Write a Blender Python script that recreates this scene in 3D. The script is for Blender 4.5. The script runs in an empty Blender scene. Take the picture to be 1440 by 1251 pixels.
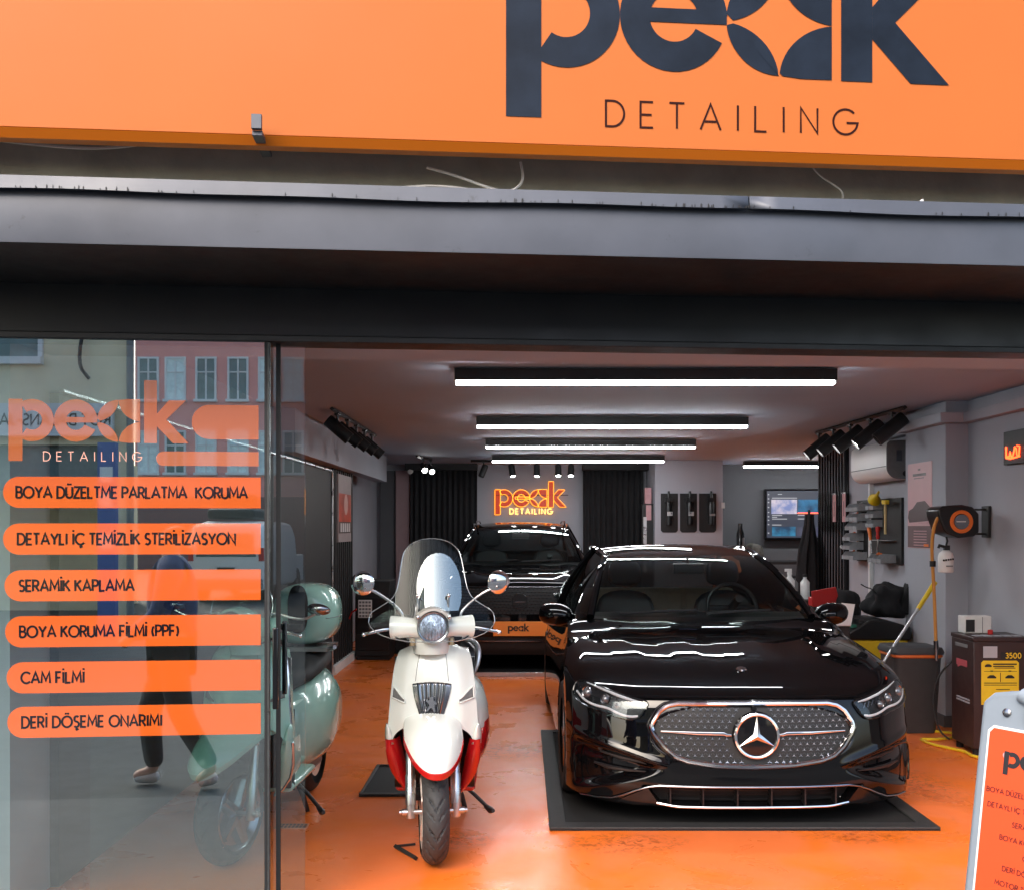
import bpy, bmesh, math, random
from mathutils import Matrix, Vector
R = math.radians
random.seed(7)
sc = bpy.context.scene
COL = sc.collection

# ---------------------------------------------------------------- camera, sky, sun, exposure
FPX, CX, HY, CAMH = 1425.0, 735.0, 740.0, 1.6
cam = bpy.data.cameras.new('camera'); camo = bpy.data.objects.new('camera', cam); COL.objects.link(camo)
camo.location = (0, 0, CAMH); camo.rotation_euler = (R(90), 0, 0)
cam.sensor_width = 36.0; cam.lens = FPX / 1440 * 36
cam.shift_x = (720 - CX) / 1440; cam.shift_y = (HY - 625.5) / 1440
cam.clip_start = .05; cam.clip_end = 600
sc.camera = camo
w = bpy.data.worlds.new('World'); sc.world = w; w.use_nodes = True
nt = w.node_tree; bg = nt.nodes['Background']
sky = nt.nodes.new('ShaderNodeTexSky'); sky.sky_type = 'NISHITA'; sky.sun_disc = False
sky.sun_elevation = R(40); sky.sun_rotation = R(205); sky.air_density = 1.0; sky.dust_density = 3.5; sky.ozone_density = 1.0
nt.links.new(sky.outputs[0], bg.inputs[0]); bg.inputs[1].default_value = .15
sun = bpy.data.lights.new('sun', 'SUN'); suno = bpy.data.objects.new('sun', sun); COL.objects.link(suno)
sun.energy = 0.5; sun.angle = R(40); sun.color = (1, .95, .9)
# sun_rotation 205 deg: behind the camera, a little to the left
_el, _az = R(40), R(205)
sd = Vector((math.sin(_az) * math.cos(_el), math.cos(_az) * math.cos(_el), math.sin(_el)))
suno.rotation_euler = sd.to_track_quat('Z', 'Y').to_euler()
sc.view_settings.view_transform = 'Standard'; sc.view_settings.look = 'None'
sc.view_settings.exposure = 1.6; sc.view_settings.gamma = 1
sc.render.engine = 'CYCLES'
sc.cycles.use_denoising = True; sc.cycles.max_bounces = 10; sc.cycles.transparent_max_bounces = 16
sc.cycles.glossy_bounces = 6; sc.cycles.sample_clamp_indirect = 6; sc.cycles.caustics_reflective = False; sc.cycles.caustics_refractive = False

# ---------------------------------------------------------------- helpers
def lerp(a, b, t): return a + (b - a) * t
def clamp(x, a=0., b=1.): return max(a, min(b, x))
def smooth(t): t = clamp(t); return t * t * (3 - 2 * t)
def wx(px, Y): return (px - CX) / FPX * Y            # a pixel column at depth Y, in metres
def wz(py, Y): return CAMH + (HY - py) / FPX * Y
def curve(*pts):                                     # monotone cubic through points
    xs = [p[0] for p in pts]; ys = [p[1] for p in pts]; n = len(xs)
    d = [(ys[i+1]-ys[i])/(xs[i+1]-xs[i]) for i in range(n-1)]
    m = [d[0]] + [0 if d[i-1]*d[i] <= 0 else 2*d[i-1]*d[i]/(d[i-1]+d[i]) for i in range(1, n-1)] + [d[-1]]
    def f(x):
        if x <= xs[0]: return ys[0]
        if x >= xs[-1]: return ys[-1]
        i = 0
        while x > xs[i+1]: i += 1
        h = xs[i+1]-xs[i]; t = (x-xs[i])/h; t2 = t*t; t3 = t2*t
        return (2*t3-3*t2+1)*ys[i]+(t3-2*t2+t)*h*m[i]+(-2*t3+3*t2)*ys[i+1]+(t3-t2)*h*m[i+1]
    return f
def arc(cx, cy, rx, ry, a0, a1, n=10):
    return [(cx+rx*math.cos(R(lerp(a0, a1, i/n))), cy+ry*math.sin(R(lerp(a0, a1, i/n)))) for i in range(n+1)]
def resample(pts, n, closed=False):
    p = [Vector(q) for q in pts]
    if closed: p.append(p[0].copy())
    L = [0]
    for i in range(1, len(p)): L.append(L[-1]+(p[i]-p[i-1]).length)
    out = []; k = 0; N = n if closed else n-1
    for j in range(n):
        s = L[-1]*j/N
        while k < len(L)-2 and s > L[k+1]: k += 1
        seg = L[k+1]-L[k]
        out.append(p[k].lerp(p[k+1], (s-L[k])/seg if seg else 0))
    return out
def chaikin(pts, it=2, closed=False):
    p = [Vector(q) for q in pts]
    for _ in range(it):
        q = []; n = len(p)
        if not closed: q.append(p[0])
        for i in range(n if closed else n-1):
            a, b = p[i], p[(i+1) % n]
            q += [a.lerp(b, .25), a.lerp(b, .75)]
        if not closed: q.append(p[-1])
        p = q
    return p

class MB:
    def __init__(s): s.v = []; s.f = []; s.mi = []; s.cm = 0
    def face(s, *idx): s.f.append(idx); s.mi.append(s.cm)
    def box(s, x0, x1, y0, y1, z0, z1):
        b = len(s.v)
        s.v += [(x0,y0,z0),(x1,y0,z0),(x1,y1,z0),(x0,y1,z0),(x0,y0,z1),(x1,y0,z1),(x1,y1,z1),(x0,y1,z1)]
        for q in ((0,3,2,1),(4,5,6,7),(0,1,5,4),(1,2,6,5),(2,3,7,6),(3,0,4,7)): s.face(*[b+i for i in q])
        return s
    def grid(s, rows, close=False, skip=None):
        b = len(s.v); n = len(rows[0])
        for r in rows: s.v += [tuple(p) for p in r]
        for i in range(len(rows)-1):
            for j in range(n if close else n-1):
                k = (j+1) % n
                q = (b+i*n+j, b+i*n+k, b+(i+1)*n+k, b+(i+1)*n+j)
                if skip:
                    c = [sum(s.v[a][t] for a in q)/4 for t in range(3)]
                    if skip(*c): continue
                s.face(*q)
        return s
    def tube(s, path, r, n=8, closed=False, flat=1.0, cap=True):
        p = [Vector(q) for q in path]; m = len(p)
        rs = r if isinstance(r, (list, tuple)) else [r]*m
        up = None; rows = []
        for i in range(m):
            a = p[(i-1) % m] if (closed or i > 0) else p[i]
            c = p[(i+1) % m] if (closed or i < m-1) else p[i]
            t = (c-a)
            t = t.normalized() if t.length > 1e-9 else Vector((0,0,1))
            if up is None:
                up = Vector((0,0,1)) if abs(t.z) < .9 else Vector((0,1,0))
            u = (up - t*up.dot(t))
            u = u.normalized() if u.length > 1e-6 else t.orthogonal().normalized()
            up = u; v = t.cross(u)
            rows.append([p[i]+(u*math.cos(2*math.pi*k/n)+v*math.sin(2*math.pi*k/n)*flat)*rs[i] for k in range(n)])
        if closed: rows.append(rows[0])
        b = len(s.v); s.grid(rows, close=True)
        if cap and not closed:
            s.face(*[b+k for k in range(n)][::-1]); e = b+(m-1)*n
            s.face(*[e+k for k in range(n)])
        return s
    def lathe(s, prof, o=(0,0,0), ax=(0,0,1), n=24, sx=1., capends=True):
        a = Vector(ax).normalized(); u = a.orthogonal().normalized()
        if abs(a.z) > .99: u = Vector((1,0,0))
        v = a.cross(u); o = Vector(o); b = len(s.v)
        s.grid([[o+a*h+(u*math.cos(2*math.pi*k/n)*sx+v*math.sin(2*math.pi*k/n))*r for k in range(n)] for r, h in prof], close=True)
        if capends:
            if prof[0][0] > 1e-5: s.face(*[b+k for k in range(n)][::-1])
            if prof[-1][0] > 1e-5: s.face(*[b+(len(prof)-1)*n+k for k in range(n)])
        return s
    def poly(s, pts, o=(0,0,0), U=(1,0,0), V=(0,0,1), depth=0., N=None):
        o = Vector(o); U = Vector(U); V = Vector(V); N = Vector(N) if N else U.cross(V).normalized()
        b = len(s.v); n = len(pts)
        s.v += [tuple(o+U*p[0]+V*p[1]) for p in pts]; s.face(*range(b, b+n))
        if depth:
            s.v += [tuple(o+U*p[0]+V*p[1]-N*depth) for p in pts]
            s.face(*range(b+2*n-1, b+n-1, -1))
            for i in range(n): s.face(b+i, b+n+i, b+n+(i+1) % n, b+(i+1) % n)
        return s
    def ball(s, c, rx, ry=None, rz=None, n=16, m=10):
        ry = ry or rx; rz = rz or rx
        s.grid([[(c[0]+rx*math.sin(math.pi*i/m)*math.cos(2*math.pi*k/n), c[1]+ry*math.sin(math.pi*i/m)*math.sin(2*math.pi*k/n), c[2]-rz*math.cos(math.pi*i/m)) for k in range(n)] for i in range(m+1)], close=True)
        return s
    def xf(s, M, start=0):
        for i in range(start, len(s.v)): s.v[i] = tuple(M @ Vector(s.v[i]))
        return s
    def build(s, name, mat, parent=None, smooth_angle=40, bevel=0., seg=2, solid=0., loc=None, rotz=0., weld=True):
        me = bpy.data.meshes.new(name); me.from_pydata(s.v, [], s.f)
        for m in (mat if isinstance(mat, (list, tuple)) else [mat]): me.materials.append(m)
        if isinstance(mat, (list, tuple)): me.polygons.foreach_set('material_index', s.mi)
        if weld:
            bm = bmesh.new(); bm.from_mesh(me)
            bmesh.ops.remove_doubles(bm, verts=bm.verts, dist=1e-6)
            bmesh.ops.dissolve_degenerate(bm, dist=1e-7, edges=bm.edges)
            bmesh.ops.recalc_face_normals(bm, faces=bm.faces)
            bm.to_mesh(me); bm.free()
        if smooth_angle:
            me.polygons.foreach_set('use_smooth', [True]*len(me.polygons)); me.set_sharp_from_angle(angle=R(smooth_angle))
        me.update()
        o = bpy.data.objects.new(name, me); COL.objects.link(o)
        if parent is not None: o.parent = parent
        if loc: o.location = loc
        if rotz: o.rotation_euler = (0,0,rotz)
        if solid:
            k = o.modifiers.new('thick', 'SOLIDIFY'); k.thickness = abs(solid); k.offset = -1 if solid > 0 else 1
        if bevel:
            k = o.modifiers.new('bevel', 'BEVEL'); k.width = bevel; k.segments = seg; k.limit_method = 'ANGLE'; k.angle_limit = R(35)
        return o

def tag(o, label, cat, group=None, kind=None):
    if label: o['label'] = label
    if cat: o['category'] = cat
    if group: o['group'] = group
    if kind: o['kind'] = kind
    return o
def thing(name, label, cat, loc=(0,0,0), rotz=0., group=None):
    o = bpy.data.objects.new(name, None); COL.objects.link(o); o.empty_display_size = .1
    o.location = loc; o.rotation_euler = (0,0,rotz)
    return tag(o, label, cat, group)
def copy_tree(o, parent=None):
    c = o.copy(); COL.objects.link(c); c.parent = parent
    for ch in list(o.children): copy_tree(ch, c)
    return c

# ---------------------------------------------------------------- materials
MATS = {}
def M(name, col, rough=.5, metal=0., var=.0, nscale=12., bump=0., bscale=60., rvar=0., coat=0., emit=0., spec=None, stain=None):
    if name in MATS: return MATS[name]
    m = bpy.data.materials.new(name); m.use_nodes = True; MATS[name] = m
    t = m.node_tree; b = t.nodes['Principled BSDF']
    c = tuple(col)+(1,) if len(col) == 3 else col
    b.inputs['Base Color'].default_value = c; b.inputs['Roughness'].default_value = rough; b.inputs['Metallic'].default_value = metal
    if spec is not None: b.inputs['Specular IOR Level'].default_value = spec
    if coat: b.inputs['Coat Weight'].default_value = coat; b.inputs['Coat Roughness'].default_value = .03
    if emit: b.inputs['Emission Color'].default_value = c; b.inputs['Emission Strength'].default_value = emit
    tc = t.nodes.new('ShaderNodeTexCoord')
    def noise(scale, detail=6, rough_=.6):
        n = t.nodes.new('ShaderNodeTexNoise'); n.inputs['Scale'].default_value = scale; n.inputs['Detail'].default_value = detail; n.inputs['Roughness'].default_value = rough_
        t.links.new(tc.outputs['Object'], n.inputs['Vector']); return n
    if var:
        n = noise(nscale); mr = t.nodes.new('ShaderNodeMapRange'); mr.inputs[1].default_value = .25; mr.inputs[2].default_value = .75
        mr.inputs[3].default_value = 1-var; mr.inputs[4].default_value = 1+var; t.links.new(n.outputs[0], mr.inputs[0])
        mx = t.nodes.new('ShaderNodeMix'); mx.data_type = 'RGBA'; mx.blend_type = 'MULTIPLY'; mx.inputs[0].default_value = 1
        mx.inputs[6].default_value = c; t.links.new(mr.outputs[0], mx.inputs[7]); out = mx.outputs[2]
        if stain:
            n2 = noise(stain[1], 8, .7); cr = t.nodes.new('ShaderNodeMapRange'); cr.inputs[1].default_value = stain[2]; cr.inputs[2].default_value = stain[2]+.12
            t.links.new(n2.outputs[0], cr.inputs[0]); m2 = t.nodes.new('ShaderNodeMix'); m2.data_type = 'RGBA'
            t.links.new(cr.outputs[0], m2.inputs[0]); t.links.new(out, m2.inputs[6]); m2.inputs[7].default_value = tuple(stain[0])+(1,); out = m2.outputs[2]
        t.links.new(out, b.inputs['Base Color'])
    if rvar:
        n = noise(nscale*.7, 5); mr = t.nodes.new('ShaderNodeMapRange'); mr.inputs[1].default_value = .3; mr.inputs[2].default_value = .7
        mr.inputs[3].default_value = max(.02, rough-rvar); mr.inputs[4].default_value = min(1, rough+rvar)
        t.links.new(n.outputs[0], mr.inputs[0]); t.links.new(mr.outputs[0], b.inputs['Roughness'])
    if bump:
        n = noise(bscale, 4); bu = t.nodes.new('ShaderNodeBump'); bu.inputs['Strength'].default_value = bump; bu.inputs['Distance'].default_value = .01
        t.links.new(n.outputs[0], bu.inputs['Height']); t.links.new(bu.outputs[0], b.inputs['Normal'])
    return m
def glass(name, tint, refl0, refl1, rough=.0, power=5.0, closed=False):
    """thin pane: coloured transparency under a mirror layer that grows towards grazing view"""
    if name in MATS: return MATS[name]
    m = bpy.data.materials.new(name); m.use_nodes = True; MATS[name] = m; t = m.node_tree
    t.nodes.remove(t.nodes['Principled BSDF']); out = t.nodes['Material Output']
    tr = t.nodes.new('ShaderNodeBsdfTransparent'); tr.inputs[0].default_value = tuple(tint)+(1,)
    gl = t.nodes.new('ShaderNodeBsdfGlossy'); gl.inputs['Roughness'].default_value = rough; gl.inputs[0].default_value = (.92,1,.98,1)
    lw = t.nodes.new('ShaderNodeLayerWeight'); lw.inputs[0].default_value = .5
    pw = t.nodes.new('ShaderNodeMath'); pw.operation = 'POWER'; pw.inputs[1].default_value = power; t.links.new(lw.outputs['Facing'], pw.inputs[0])
    mr = t.nodes.new('ShaderNodeMapRange'); mr.inputs[3].default_value = refl0; mr.inputs[4].default_value = refl1; t.links.new(pw.outputs[0], mr.inputs[0])
    fac_ = mr.outputs[0]
    if closed:                                       # a solid pane: tint and mirror act once, where the ray enters it
        ge = t.nodes.new('ShaderNodeNewGeometry'); inv = t.nodes.new('ShaderNodeMath'); inv.operation = 'SUBTRACT'; inv.inputs[0].default_value = 1; t.links.new(ge.outputs['Backfacing'], inv.inputs[1])
        mu = t.nodes.new('ShaderNodeMath'); mu.operation = 'MULTIPLY'; t.links.new(mr.outputs[0], mu.inputs[0]); t.links.new(inv.outputs[0], mu.inputs[1]); fac_ = mu.outputs[0]
        mc = t.nodes.new('ShaderNodeMix'); mc.data_type = 'RGBA'; t.links.new(ge.outputs['Backfacing'], mc.inputs[0]); mc.inputs[6].default_value = tuple(tint)+(1,); mc.inputs[7].default_value = (1,1,1,1); t.links.new(mc.outputs[2], tr.inputs[0])
    mx = t.nodes.new('ShaderNodeMixShader'); t.links.new(fac_, mx.inputs[0]); t.links.new(tr.outputs[0], mx.inputs[1]); t.links.new(gl.outputs[0], mx.inputs[2])
    t.links.new(mx.outputs[0], out.inputs[0]); return m

ORANGE = (.88, .2, .035)
m_sign = M('sign_orange', (.47,.124,.022), .5, var=.03, nscale=1.5, rvar=.05, spec=.22)
m_letter = M('letter_blue_black', (.010,.015,.025), .14, var=.4, nscale=6, rvar=.08, spec=.12)
m_thin = M('engraved_brown', (.028,.005,.003), .5, spec=.1)
m_wallband = M('olive_wall', (.50,.50,.39), .85, var=.25, nscale=4, bump=.3, bscale=30)
m_canopy = M('canopy_grey', (.072,.080,.100), .42, metal=.15, var=.22, nscale=2.2, rvar=.12, bump=.05, bscale=9, stain=((.035,.036,.04), 11, .64))
m_blackmetal = M('black_metal', (.012,.013,.014), .45, var=.3, nscale=5, rvar=.1, bump=.05, bscale=20)
m_darkbeam = M('door_beam', (.010,.012,.014), .38, var=.3, nscale=4, rvar=.1)
m_black = M('matt_black', (.012,.012,.013), .6, var=.2, nscale=15)
m_blackgloss = M('gloss_black', (.006,.006,.007), .12, rvar=.04)
m_rubber = M('rubber', (.008,.008,.0085), .75, var=.25, nscale=30, bump=.1, bscale=120)
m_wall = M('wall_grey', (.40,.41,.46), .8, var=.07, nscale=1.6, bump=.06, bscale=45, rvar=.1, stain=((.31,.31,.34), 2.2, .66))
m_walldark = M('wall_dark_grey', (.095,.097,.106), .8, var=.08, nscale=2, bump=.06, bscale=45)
m_ceil = M('ceiling_grey', (.42,.51,.63), .8, var=.05, nscale=1.2, bump=.05, bscale=30)
m_white = M('white_plastic', (.74,.73,.72), .4, var=.04, nscale=20, rvar=.1)
m_whitepaint = M('white_paint', (.72,.71,.70), .55, var=.06, nscale=10)
m_chrome = M('chrome', (.78,.78,.80), .10, metal=1, rvar=.05)
m_darkchrome = M('dark_chrome', (.30,.30,.32), .22, metal=1)
m_steel = M('steel', (.62,.62,.63), .32, metal=1, rvar=.1, var=.1)
m_alu = M('alu_profile', (.07,.075,.075), .4, metal=.3, var=.25, nscale=30, rvar=.15)
m_hose = M('hose_orange', (.60,.26,.05), .45, var=.05)
m_orange = M('orange_plastic', (.85,.19,.03), .45, var=.05)
m_orangevinyl = M('orange_vinyl', (.72,.13,.018), .04, spec=1.0, coat=1.); m_orangevinyl.node_tree.nodes['Principled BSDF'].inputs['Coat IOR'].default_value = 2.7
m_orangepale = M('orange_vinyl_pale', (.55,.15,.045), .04, spec=1.0, coat=1.); m_orangepale.node_tree.nodes['Principled BSDF'].inputs['Coat IOR'].default_value = 3.0
m_inkdark = M('dark_ink', (.012,.010,.012), .5)
m_yellow = M('yellow_plastic', (.78,.55,.02), .45, var=.08)
m_red = M('red_plastic', (.55,.02,.02), .4)
m_carpaint = M('black_paint', (.0025,.0025,.003), .02, spec=.42)
m_suvpaint = M('suv_paint', (.003,.003,.0035), .03, spec=.35)
m_trimblack = M('trim_black', (.008,.008,.009), .35, bump=.05, bscale=200)
m_tan = M('tan_leather', (.74,.62,.44), .5, var=.08, nscale=20, bump=.1, bscale=90)
m_paper = M('paper_white', (.75,.75,.74), .7)
m_greyplastic = M('grey_plastic', (.17,.175,.18), .5, var=.1, nscale=30)
m_vinylink = M('vinyl_ink', (.012,.010,.012), .05, spec=1.0, coat=1.)
m_bin = M('bin_plastic', (.30,.31,.33), .5, var=.12, nscale=30)
m_lightgrey = M('board_grey', (.22,.26,.30), .5, var=.05, nscale=12, rvar=.1)
m_fabric = M('black_fabric', (.009,.009,.011), .9, var=.3, nscale=25, bump=.2, bscale=60)
m_brown = M('dark_brown_metal', (.035,.017,.017), .42, var=.15, nscale=8, rvar=.1)
m_pink = M('pink_card', (.55,.30,.32), .6, var=.1, nscale=20)
def emitter(name, col, s, base=.8):
    if name in MATS: return MATS[name]
    m = bpy.data.materials.new(name); m.use_nodes = True; MATS[name] = m; b = m.node_tree.nodes['Principled BSDF']
    b.inputs['Base Color'].default_value = (base,base,base,1); b.inputs['Emission Color'].default_value = tuple(col)+(1,); b.inputs['Emission Strength'].default_value = s
    return m
m_led = emitter('led_white', (.95,.98,1), 24.)
m_spotlens = emitter('spot_lens', (1,.97,.94), 25.)
m_neon = emitter('neon_orange', (1,.20,.012), 3., .02)
m_neonyellow = emitter('neon_amber', (1,.30,.018), 1.5, .02)
m_neonred = emitter('neon_red', (1,.05,.01), 3., .02)
m_glass = glass('door_glass', (.78,.95,.92), .45, .9, closed=True)
m_carglass = glass('car_glass', (.58,.64,.63), .045, .9)
m_cardark = glass('car_glass_dark', (.10,.11,.11), .06, .9)
m_screen = glass('clear_screen', (.95,.97,.97), .012, .45)
m_flyscreen = glass('fly_screen', (.62,.70,.75), .26, .9)

def floor_mat():
    m = bpy.data.materials.new('orange_epoxy'); m.use_nodes = True; t = m.node_tree; b = t.nodes['Principled BSDF']
    tc = t.nodes.new('ShaderNodeTexCoord')
    def noise(s, d=6, r=.6, dist=0.):
        n = t.nodes.new('ShaderNodeTexNoise'); n.inputs['Scale'].default_value = s; n.inputs['Detail'].default_value = d; n.inputs['Roughness'].default_value = r; n.inputs['Distortion'].default_value = dist
        t.links.new(tc.outputs['Object'], n.inputs['Vector']); return n.outputs[0]
    def mr(x, a, b_, c, d):
        n = t.nodes.new('ShaderNodeMapRange'); t.links.new(x, n.inputs[0])
        for i, q in enumerate((a, b_, c, d)): n.inputs[i+1].default_value = q
        return n.outputs[0]
    def mix(f, a, b_):
        n = t.nodes.new('ShaderNodeMix'); n.data_type = 'RGBA'; t.links.new(f, n.inputs[0])
        for i, q in ((6, a), (7, b_)):
            if isinstance(q, tuple): n.inputs[i].default_value = q+(1,)
            else: t.links.new(q, n.inputs[i])
        return n.outputs[2]
    wet = mr(noise(1.5, 4, .55, .6), .44, .60, 0, 1)
    c = mix(wet, (.82,.185,.048), (.82,.175,.018))
    c = mix(mr(noise(5, 8, .7), .60, .74, 0, .4), c, (.62,.11,.014))
    c = mix(mr(noise(1.1, 8, .75, 1.2), .66, .72, 0, .45), c, (.42,.09,.02))
    c = mix(mr(noise(38, 5, .7), .68, .76, 0, .6), c, (.20,.05,.02))
    sx = t.nodes.new('ShaderNodeSeparateXYZ'); t.links.new(tc.outputs['Object'], sx.inputs[0])
    def ma(op, a, b_):
        n = t.nodes.new('ShaderNodeMath'); n.operation = op
        for i, q in enumerate((a, b_)):
            if isinstance(q, (int, float)): n.inputs[i].default_value = q
            else: t.links.new(q, n.inputs[i])
        return n.outputs[0]
    dirt = None                                      # wheel grime in front of the mats, each patch where it lies on the floor
    for cx, cy, rx, ry in ((.50,5.12,.42,.22), (1.75,5.22,.35,.13), (2.45,6.3,.3,.5), (-.35,5.2,.25,.2), (-.1,7.2,.4,.3), (-.75,8.6,.5,.6)):
        dx = ma('DIVIDE', ma('SUBTRACT', sx.outputs[0], cx), rx); dy = ma('DIVIDE', ma('SUBTRACT', sx.outputs[1], cy), ry)
        d = mr(ma('ADD', ma('MULTIPLY', dx, dx), ma('MULTIPLY', dy, dy)), 0, 1, 1, 0); dirt = d if dirt is None else ma('MAXIMUM', dirt, d)
    spots = ma('MULTIPLY', dirt, mr(noise(26, 8, .75, .8), .48, .60, 0, .85))
    c = mix(spots, c, (.22,.05,.012))
    t.links.new(c, b.inputs['Base Color'])
    t.links.new(mr(noise(2.2, 5, .6, .5), .35, .65, .22, .46), b.inputs['Roughness'])
    bu = t.nodes.new('ShaderNodeBump'); bu.inputs['Strength'].default_value = .04; bu.inputs['Distance'].default_value = .01
    t.links.new(noise(9, 4), bu.inputs['Height']); t.links.new(bu.outputs[0], b.inputs['Normal'])
    return m
m_floor = floor_mat()
m_asphalt = M('asphalt', (.06,.066,.068), .85, var=.25, nscale=6, bump=.3, bscale=120)
m_paving = M('paving', (.085,.092,.095), .8, var=.2, nscale=5, bump=.2, bscale=60)

# ---------------------------------------------------------------- lettering (own geometric stroke font)
def _f():
    g = {}
    A = arc
    g['A'] = (.80, [[(0,0),(.40,1),(.80,0)], [(.15,.32),(.65,.32)]])
    bt = A(.27,.76,.24,.24,90,-90); bb = A(.30,.26,.27,.26,90,-90)
    g['B'] = (.57, [[(0,0),(0,1),(.27,1)]+bt[1:]+[(0,.52)], [(.27,.52)]+bb[1:]+[(0,0)]])
    g['C'] = (.82, [A(.5,.5,.5,.5,42,318,22)])
    g['D'] = (.72, [[(0,0),(0,1),(.25,1)]+A(.25,.5,.47,.5,90,-90,16)[1:]+[(0,0)]])
    g['E'] = (.50, [[(.5,1),(0,1),(0,0),(.5,0)], [(0,.5),(.44,.5)]])
    g['F'] = (.47, [[(.47,1),(0,1),(0,0)], [(0,.48),(.42,.48)]])
    g['G'] = (.92, [A(.5,.5,.5,.5,45,360,24)[:-1]+[(1.0,.46),(.55,.46)]])
    g['H'] = (.66, [[(0,0),(0,1)],[(.66,0),(.66,1)],[(0,.5),(.66,.5)]])
    g['I'] = (.10, [[(.05,0),(.05,1)]])
    g['J'] = (.40, [[(.4,1),(.4,.22)]+A(.2,.2,.2,.2,0,-150,8)])
    g['K'] = (.60, [[(0,0),(0,1)],[(.56,1),(.03,.48)],[(.18,.60),(.62,0)]])
    g['L'] = (.46, [[(0,1),(0,0),(.46,0)]])
    g['M'] = (.88, [[(0,0),(.08,1),(.44,.25),(.80,1),(.88,0)]])
    g['N'] = (.68, [[(0,0),(0,1),(.68,0),(.68,1)]])
    g['O'] = (1.0, [A(.5,.5,.5,.5,0,360,30)])
    g['P'] = (.54, [[(0,0),(0,1),(.27,1)]+A(.27,.73,.27,.27,90,-90)[1:]+[(0,.46)]])
    g['R'] = (.57, [[(0,0),(0,1),(.27,1)]+A(.27,.74,.26,.26,90,-90)[1:]+[(0,.48)], [(.25,.48),(.58,0)]])
    g['S'] = (.52, [A(.27,.75,.23,.25,40,270,12)+A(.25,.25,.25,.25,90,-140,12)[1:]])
    g['T'] = (.60, [[(0,1),(.60,1)],[(.30,1),(.30,0)]])
    g['U'] = (.64, [[(0,1),(0,.32)]+A(.32,.32,.32,.32,180,360,12)+[(.64,1)]])
    g['V'] = (.74, [[(0,1),(.37,0),(.74,1)]])
    g['W'] = (1.05, [[(0,1),(.26,0),(.52,.9),(.78,0),(1.05,1)]])
    g['X'] = (.66, [[(0,0),(.66,1)],[(0,1),(.66,0)]])
    g['Y'] = (.70, [[(0,1),(.35,.46),(.70,1)],[(.35,.46),(.35,0)]])
    g['Z'] = (.58, [[(0,1),(.57,1),(0,0),(.58,0)]])
    dot = lambda x: [(x,1.17),(x,1.33)]
    ced = lambda x: [(x,0),(x,-.12),(x+.10,-.20),(x-.08,-.28)]
    g['İ'] = (.10, g['I'][1]+[dot(.05)])
    g['Ü'] = (.64, g['U'][1]+[dot(.2), dot(.44)])
    g['Ö'] = (1.0, g['O'][1]+[dot(.38), dot(.62)])
    g['Ş'] = (.52, g['S'][1]+[ced(.26)])
    g['Ç'] = (.82, g['C'][1]+[ced(.5)])
    g['('] = (.2, [A(.5,.45,.5,.65,135,225,8)]); g[')'] = (.2, [A(-.3,.45,.5,.65,45,-45,8)])
    g['-'] = (.34, [[(0,.42),(.34,.42)]]); g['.'] = (.05, [[(0,.0),(0,.12)]])
    g['0'] = (.6, [A(.3,.5,.3,.5,0,360,24)]); g['1'] = (.3, [[(0,.8),(.25,1),(.25,0)]])
    g['2'] = (.5, [A(.25,.74,.25,.26,170,-35,10)+[(0,0),(.5,0)]])
    g['3'] = (.5, [A(.24,.76,.22,.24,150,-90,10)+[(.2,.52)], [(.2,.52),(.24,.52)]+A(.24,.26,.26,.26,90,-150,10)[1:]])
    g['4'] = (.55, [[(.4,0),(.4,1),(0,.3),(.55,.3)]])
    g['5'] = (.5, [[(.45,1),(.08,1),(.04,.58)]+A(.23,.32,.27,.32,110,-140,12)])
    g['7'] = (.5, [[(0,1),(.5,1),(.15,0)]])
    return g
GL = _f()
def ribbon(mb, pts, wd, O, U, V, N, k=0):
    n = len(pts); P = [Vector((p[0], p[1])) for p in pts]
    closed = (P[0]-P[-1]).length < 1e-4
    Ls = []; Rs = []
    for i in range(n):
        a = P[i-1] if i > 0 else (P[-2] if closed else None); c = P[i+1] if i < n-1 else (P[1] if closed else None)
        d1 = (P[i]-a).normalized() if a is not None else None; d2 = (c-P[i]).normalized() if c is not None else None
        d1 = d1 or d2; d2 = d2 or d1
        n1 = Vector((-d1.y, d1.x)); n2 = Vector((-d2.y, d2.x)); m = n1+n2
        m = m.normalized() if m.length > 1e-4 else n1
        q = min(2.2, 1/max(.2, m.dot(n1))); off = m*wd/2*q
        Ls.append(P[i]+off); Rs.append(P[i]-off)
    f = lambda p: O+U*p.x+V*p.y+N*(k*.00012)
    mb.grid([[f(p) for p in Ls], [f(p) for p in Rs]])
def text(mb, s, O, U, V, h, wt=.12, sp=.2, align='l', word=.36, xs=1.):
    O = Vector(O); U = Vector(U).normalized()*h; V = Vector(V).normalized()*h; N = U.cross(V).normalized()
    tot = sum((GL[c][0]*xs+sp) if c != ' ' else word for c in s)-sp
    x = {'l': 0, 'c': -tot/2, 'r': -tot}[align]; k = 0
    for c in s:
        if c == ' ': x += word; continue
        wdt, st = GL[c]
        for q in st:
            ribbon(mb, [(x+p[0]*xs, p[1]) for p in q], wt, O, U, V, N, k % 5); k += 1
        x += wdt*xs+sp
    return tot*h
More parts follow.
